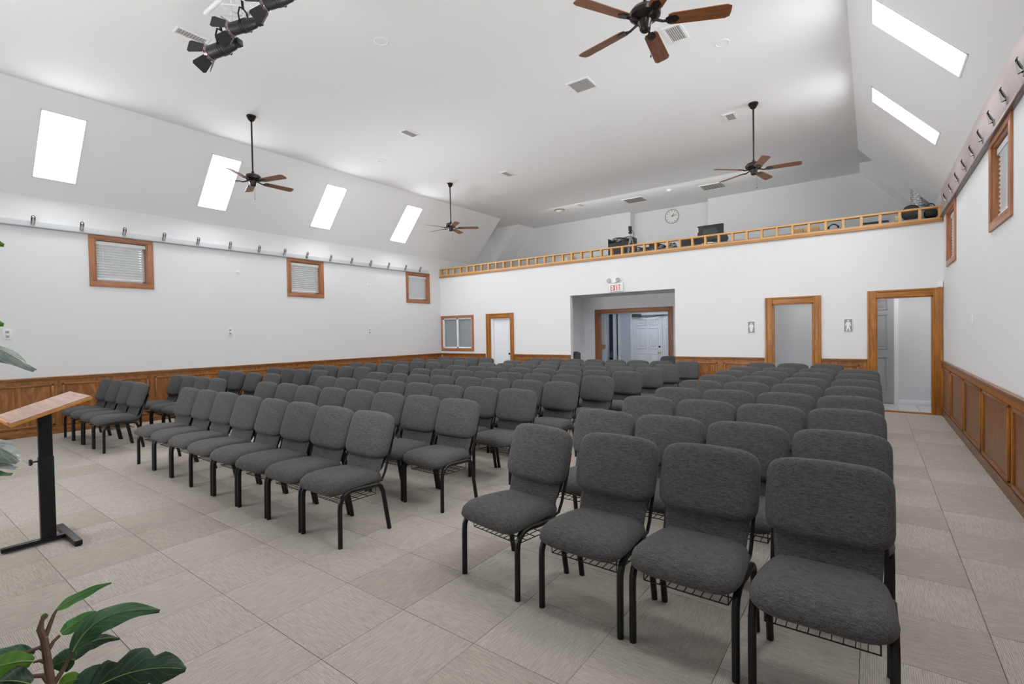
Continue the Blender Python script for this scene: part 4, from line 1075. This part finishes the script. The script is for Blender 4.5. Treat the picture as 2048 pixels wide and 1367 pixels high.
desk_box('paper_stack', 1790, 1803, 11.5, .14, .10, mat('yellow_white_paper', (.75, .72, .45, 1), .8), 'leaning stack of yellow and white papers left of the round drum', 'papers', 'sheets')
t = empty('round_drum', (px_to(1822, 11.56), 11.62, DZ), label='round black-faced drum standing behind the rail near the right end', cat='drum')
MB().lathe([(0, 0), (.125, 0), (.135, .01), (.135, .16), (.125, .17), (0, .17)], 28, Matrix.Translation((0, .06, .135)) @ RX).build('shell', PLAST, t)
MB().lathe([(.118, .172), (.137, .172), (.137, .18), (.118, .18)], 28, Matrix.Translation((0, .06, .135)) @ RX).build('hoop', METAL, t)
t = empty('foil_duct', (at(1840, 400, Y=13.35).x, 13.35, 2.68), label='crinkled silver foil duct rising behind the right end of the rail', cat='duct')
prof = []
for k in range(34): prof.append((.15 + .012 * (k % 2), .03 + k * .062))
FOIL = mat('crinkled_foil', (.62, .62, .64, 1), .22, metal=1.0, bump=(28, 1.0, .03))
MB().lathe([(0, .03)] + prof + [(0, .03 + 33 * .062)], 22).build('duct_sleeve', FOIL, t, smooth=20)
MB().tube([(-.22, -.22, .0), (-.22, -.24, .9), (-.10, -.26, 1.32), (.05, -.25, 1.36), (.12, -.23, 1.2)], .008, 6).build('cable', CABL, t)
t = empty('silver_canister', (.50, 12.02, DZ), label='silver cylindrical canister behind the rail right of the drum', cat='canister')
MB().lathe([(0, 0), (.11, 0), (.115, .02), (.115, .18), (.10, .20), (0, .20)], 24).build('body', mat('satin_aluminium', (.5, .51, .52, 1), .3, metal=.9), t); MB().lathe([(0, .20), (.05, .20), (.045, .225), (0, .23)], 16).build('lid', PLAST, t)
t = empty('tool_bag', (.86, 11.60, DZ), label='dark bag with a looped handle at the right end of the rail', cat='bag')
MB().pillow(superell(.10, .08, 4), .08, deform=lambda v: (v.x, v.y, .085 + v.z)).build('bag_body', PLAST, t, smooth=60); MB().tube([(-.07, 0, .15)] + [(-.07 * math.cos(a * PI / 8), 0, .15 + .12 * math.sin(a * PI / 8)) for a in range(1, 8)] + [(.07, 0, .15)], .009, 6).build('handle', PLAST, t)
# small pale things at the left of the balcony
t = empty('cardboard_flaps', (px_to(1135, 11.7), 11.7, 2.68), label='opened pale cardboard box behind the rail, left of the cable case', cat='box')
CARD = mat('cardboard', C(196, 168, 130, 1.2), .8)
MB().box(-.18, .18, -.14, .14, 0, .80, bv=.004).build('carton', CARD, t); MB().box(.10, .30, -.15, -.13, .80, .98, rot=Matrix.Rotation(.35, 3, 'Y')).build('flap', CARD, t, smooth=0)
MB().box(-.1, .22, -.05, .12, .80, .90, bv=.003).build('packing_paper', PAPER, t)
t = empty('loft_light_switch', (px_to(1178, YE), YE, at(1178, 488, Y=YE).z), label='small white plate on the balcony back wall left of the case', cat='wall plate')
MB().box(-.03, .03, -.008, 0, -.06, .06, bv=.002).build('plate', WHITEP, t); MB().box(-.006, .006, -.013, -.008, -.015, .015).build('toggle', WHITEP, t)

# ------------------------------------------------------------------ alcove and foyer things
t = empty('waste_bin', (-6.47, 11.72, 0), label='tall dark grey cylindrical bin in the left corner of the alcove', cat='bin')
MB().lathe([(0, 0), (.105, 0), (.11, .02), (.115, .95), (0, .95)], 24).build('bin_body', GREYDK, t); MB().lathe([(0, 1.03), (.06, 1.02), (.118, .985), (.118, .95), (0, .95)], 24).build('lid', GREYDK, t)
t = empty('notice_rack', (-6.90, 14.3, 0), label='pale upright rack of papers seen through the foyer doorway', cat='rack')
MB().box(-.10, .10, -.04, 0, 0, 2.12, bv=.004).build('upright_board', TRIMW, t)
for k, z in enumerate((1.82, 1.5, 1.2)): MB().box(-.06, .07, -.05, -.042, z, z + .26).build('paper_sheet', PAPER, t, smooth=0)
MB().box(-.07, .09, -.10, -.04, 1.02, 1.14, bv=.01).build('wooden_shelf', PINE['X'], t)
t = empty('grey_counter', (-6.68, 14.8, 0), label='pale appliance in the dark room beyond the foyer', cat='appliance')
MB().box(-.28, .3, -.1, .15, .0, .86, bv=.02).build('cabinet', mat('dim_grey_enamel', (.16, .17, .17, 1), .4), t); MB().box(-.25, -.08, -.11, -.10, .62, .70).build('dark_slot', PLAST, t, smooth=0)
t = empty('paper_notice', (-.01, 12.345, 1.62), label='white paper notice taped to the grey corridor door', cat='notice')
MB().box(-.09, .09, -.003, 0, -.17, .17).build('sheet', PAPER, t, smooth=0); MB().box(-.02, .02, -.0045, -.003, .15, .175).build('tape', WHITEP, t, smooth=0)

# ------------------------------------------------------------------ plants (foreground left)
def leafmat(name, dark, light, rough=.35, stripe=None):
    m = bpy.data.materials.new(name); m.use_nodes = True
    nt = m.node_tree; b = nt.nodes['Principled BSDF']; L = nt.links.new
    b.inputs['Roughness'].default_value = rough; b.inputs['Subsurface Weight'].default_value = 0.0
    tc = nt.nodes.new('ShaderNodeTexCoord'); nz = nt.nodes.new('ShaderNodeTexNoise'); nz.inputs['Scale'].default_value = 14; nz.inputs['Detail'].default_value = 4
    uv = nt.nodes.new('ShaderNodeAttribute'); uv.attribute_name = 'leafuv'
    sp_ = nt.nodes.new('ShaderNodeSeparateXYZ')
    mx = nt.nodes.new('ShaderNodeMix'); mx.data_type = 'RGBA'; mx.inputs['A'].default_value = dark; mx.inputs['B'].default_value = light
    L(tc.outputs['Object'], nz.inputs['Vector']); L(uv.outputs['Vector'], sp_.inputs[0])
    # side veins: thin pale lines sweeping from the midrib to the margin
    ab = nt.nodes.new('ShaderNodeMath'); ab.operation = 'ABSOLUTE'; L(sp_.outputs['Y'], ab.inputs[0])
    ma = nt.nodes.new('ShaderNodeMath'); ma.operation = 'MULTIPLY_ADD'; ma.inputs[1].default_value = -0.28; L(ab.outputs[0], ma.inputs[0]); L(sp_.outputs['X'], ma.inputs[2])
    mu = nt.nodes.new('ShaderNodeMath'); mu.operation = 'MULTIPLY'; mu.inputs[1].default_value = 7.0; L(ma.outputs[0], mu.inputs[0])
    fr = nt.nodes.new('ShaderNodeMath'); fr.operation = 'FRACT'; L(mu.outputs[0], fr.inputs[0])
    lt = nt.nodes.new('ShaderNodeMath'); lt.operation = 'LESS_THAN'; lt.inputs[1].default_value = 0.10; L(fr.outputs[0], lt.inputs[0])
    mr = nt.nodes.new('ShaderNodeMapRange'); mr.inputs['From Min'].default_value = .35; mr.inputs['From Max'].default_value = .7
    L(nz.outputs[0], mr.inputs['Value']); L(mr.outputs[0], mx.inputs['Factor'])
    m2 = nt.nodes.new('ShaderNodeMix'); m2.data_type = 'RGBA'; m2.inputs['B'].default_value = stripe or light
    sc = nt.nodes.new('ShaderNodeMath'); sc.operation = 'MULTIPLY'; sc.inputs[1].default_value = .4; L(lt.outputs[0], sc.inputs[0])
    L(sc.outputs[0], m2.inputs['Factor']); L(mx.outputs['Result'], m2.inputs['A']); L(m2.outputs['Result'], b.inputs['Base Color'])
    bp = nt.nodes.new('ShaderNodeBump'); bp.inputs['Strength'].default_value = .4; bp.inputs['Distance'].default_value = .003
    L(fr.outputs[0], bp.inputs['Height']); L(bp.outputs[0], b.inputs['Normal'])
    return m
LDARK = leafmat('dark_green_leaf', C(36, 58, 44, 1.3), C(66, 92, 74, 1.3), .32, C(120, 140, 80, 1.2))
LMID = leafmat('mid_green_leaf', C(48, 84, 52, 1.3), C(96, 132, 100, 1.3), .38, C(140, 170, 130, 1.2))
LLIGHT = leafmat('bright_green_leaf', C(62, 120, 60, 1.3), C(110, 160, 96, 1.3), .4, C(160, 200, 140, 1.2))
LLIME = leafmat('yellow_green_leaf', C(74, 120, 28, 1.3), C(124, 160, 60, 1.3), .42, C(90, 130, 50, 1.2))
LVAR = leafmat('white_gloss_leaf', C(96, 112, 104, 1.3), C(214, 218, 218, 1.2), .25, C(226, 228, 230, 1.1))  # variegated leaf, its whitish gloss reflection put into the colour
STEM = mat('brown_stem', C(88, 66, 50, 1.2), .7, bump=(60, .6, .004))
MIDR = mat('pale_midrib', C(112, 136, 76, 1.1), .5)
def leaf(parent, base, ctrl, tip, width, nrm, m, cup=.35, wave=.02, n=14, lobes=0, fold=0.0):
    B, Cc, T = Vector(base), Vector(ctrl), Vector(tip); N0 = Vector(nrm).normalized()
    mb = MB(); K = 8; rows = []; mid = []
    for i in range(n + 1):
        u = i / n
        p = B * (1 - u) ** 2 + Cc * 2 * u * (1 - u) + T * u * u
        tg = (Cc - B) * 2 * (1 - u) + (T - Cc) * 2 * u; tg.normalize()
        sd = tg.cross(N0)
        if sd.length < 1e-3: sd = tg.orthogonal()
        sd.normalize(); nn = sd.cross(tg).normalized()
        wd = width / 2 * (math.sin(PI * min(1, (u * .93 + .04) ** .8)) ** .75)
        if lobes:
            wd *= 1 - .38 * (0.5 + 0.5 * math.cos(u * lobes * 2 * PI)) ** 3 * (u > .15)
        row = []
        for j in range(K + 1):
            s = (j / K) * 2 - 1
            off = -cup * abs(s) ** 1.5 * wd + wave * math.sin(u * 14 + s * 2.5) * abs(s) + 0 * nn.x
            row.append(p + sd * (s * wd * math.cos(fold)) + nn * (off - abs(s) * wd * math.sin(fold)))
        rows.append(row); mid.append(p + nn * .0015)
    lay = mb.bm.verts.layers.float_vector.new('leafuv')
    V = [[mb.bm.verts.new(q) for q in r] for r in rows]
    for i, r in enumerate(V):
        for j, v in enumerate(r): v[lay] = Vector((i / n, j / K * 2 - 1, 0))
    for i in range(n):
        for j in range(K): mb.bm.faces.new((V[i][j], V[i + 1][j], V[i + 1][j + 1], V[i][j + 1]))
    bmesh.ops.solidify(mb.bm, geom=mb.bm.faces[:], thickness=.0016)
    o = mb.build('leaf', m, parent, smooth=60)
    MB().tube([q for q in mid[:-1]], [max(.0006, .0017 * (1 - i / n)) for i in range(n)], 5).build('midrib', MIDR, o)
    return o
def P_(px, py, D): return at(px, py, D=D)
def toc(p): return (CAM - Vector(p)).normalized()
pot_m = mat('dark_glazed_pot', (.05, .05, .055, 1), .3)
base = Vector((-1.33, .235, 0))
t = empty('potted_plant', base, label='leafy green plant with brown branching stem at the bottom left corner', cat='plant')
def loc(p): return Vector(p) - base
MB().lathe([(0, .0), (.11, 0), (.15, .25), (.155, .27), (.14, .27), (.135, .23), (0, .23)], 28).build('pot', pot_m, t)
MB().lathe([(0, .235), (.136, .235), (.136, .228), (0, .228)], 20).build('soil', mat('potting_soil', (.04, .03, .025, 1), .9), t)
S = lambda px, py, D=1.5: loc(P_(px, py, D))
MB().tube([(0, 0, .22), (0.0, 0.0, .55), S(110, 1420), S(102, 1367), S(95, 1320), S(88, 1276)], [.012, .010, .0085, .0075, .007, .0065], 10).build('stem', STEM, t)
MB().tube([S(88, 1276), S(80, 1258), S(84, 1240), S(95, 1228)], [.0062, .006, .004, .003], 8).tube([S(91, 1272), S(100, 1248), S(108, 1228), S(114, 1218)], [.0045, .004, .003, .002], 8).build('branch', STEM, t)
MB().tube([S(98, 1298), S(107, 1282), S(120, 1270)], [.004, .0035, .0028], 8).build('branch', STEM, t)
MB().tube([S(90, 1300), S(78, 1294), S(60, 1302), S(42, 1308)], [.004, .0036, .0035, .003], 8).build('branch', STEM, t)
MB().tube([S(108, 1367), S(122, 1345), S(138, 1318), S(146, 1303)], [.005, .0045, .0035, .003], 8).build('branch', STEM, t)
MB().tube([S(96, 1362), S(86, 1350), S(60, 1352), S(30, 1356)], [.005, .0045, .0035, .003], 8).build('branch', STEM, t)
MB().tube([S(92, 1325), S(80, 1320), S(66, 1324)], [.0035, .003, .002], 8).build('branch', STEM, t)
up = Vector((0, 0, 1)); Nc = toc(P_(150, 1280, 1.5))
leaf(t, S(114, 1219), S(150, 1190), S(223, 1164), .020, Nc + up * .3, LLIGHT, cup=.2, wave=.003)
leaf(t, S(96, 1229), S(86, 1232), S(88, 1240), .014, Nc, LLIME, cup=.1, wave=0, n=6)
leaf(t, S(122, 1266), S(150, 1245), S(192, 1221), .028, Nc + up * .2, LLIGHT, cup=.2, wave=.003)
leaf(t, S(146, 1302, 1.48), S(190, 1208, 1.46), S(320, 1220, 1.44), .050, Nc + up * .5, LMID, cup=.25, wave=.004, n=18)
leaf(t, S(140, 1322, 1.53), S(170, 1270, 1.55), S(240, 1276, 1.56), .030, Nc + up * .6, LDARK, cup=.3, wave=.003)
leaf(t, S(150, 1318, 1.52), S(125, 1318, 1.53), S(100, 1336, 1.54), .045, Nc, LMID, cup=.3, wave=.003)
leaf(t, S(165, 1392, 1.42), S(262, 1322, 1.37), S(372, 1338, 1.36), .088, Nc + up * .2, LDARK, cup=.35, wave=.005, n=24, lobes=3)
leaf(t, S(165, 1385, 1.42), S(180, 1350, 1.42), S(245, 1400, 1.38), .07, Nc, LDARK, cup=.3, wave=.004, n=16)
leaf(t, S(66, 1322, 1.46), S(20, 1318, 1.44), S(-50, 1352, 1.42), .045, Nc + up * .3, LLIME, cup=.25, wave=.004)
leaf(t, S(66, 1310, 1.50), S(30, 1302, 1.5), S(-40, 1318, 1.5), .035, Nc + up * .3, LMID, cup=.25, wave=.004)
leaf(t, S(60, 1368, 1.45), S(20, 1352, 1.44), S(-40, 1372, 1.42), .05, Nc + up * .3, LDARK, cup=.25, wave=.004)
leaf(t, S(118, 1372, 1.44), S(140, 1356, 1.43), S(166, 1358, 1.42), .03, Nc, LLIME, cup=.25, wave=.002, n=8)

base = Vector((-1.52, -.12, 0))
t = empty('tall_potted_plant', base, label='tall glossy-leaved plant just entering the frame at the left edge', cat='plant')
MB().lathe([(0, .0), (.13, 0), (.17, .30), (.175, .32), (.16, .32), (.155, .28), (0, .28)], 28).build('pot', pot_m, t)
MB().tube([(0, 0, .27), (.01, 0, .8), (-.01, .01, 1.3), (.0, .02, 1.85)], [.016, .014, .011, .007], 10).build('stem', STEM, t)
for (bx_, by_), (cx_, cy_), (tx_, ty_), w_, m_, nn in (
        ((-170, 640), (-40, 675), (72, 739), .075, LVAR, up + Nc * .5), ((-170, 880), (-20, 868), (40, 922), .085, LVAR, up + Nc * .6),
        ((-160, 930), (-40, 912), (34, 934), .05, LVAR, up + Nc * .7), ((-160, 960), (-40, 948), (24, 946), .035, LLIGHT, up + Nc * .6),
        ((-170, 470), (-60, 470), (9, 489), .04, LLIME, Nc), ((-170, 640), (-60, 636), (8, 648), .04, LLIME, Nc)):
    b_ = loc(P_(bx_, by_, 1.45)); leaf(t, b_, loc(P_(cx_, cy_, 1.42)), loc(P_(tx_, ty_, 1.40)), w_, nn, m_, cup=.3, wave=.004, n=18)
    MB().tube([(0, 0.01, b_.z - .12), (b_.x * .5, b_.y * .5, b_.z - .03), tuple(b_)], [.005, .004, .003], 6).build('petiole', MIDR, t)
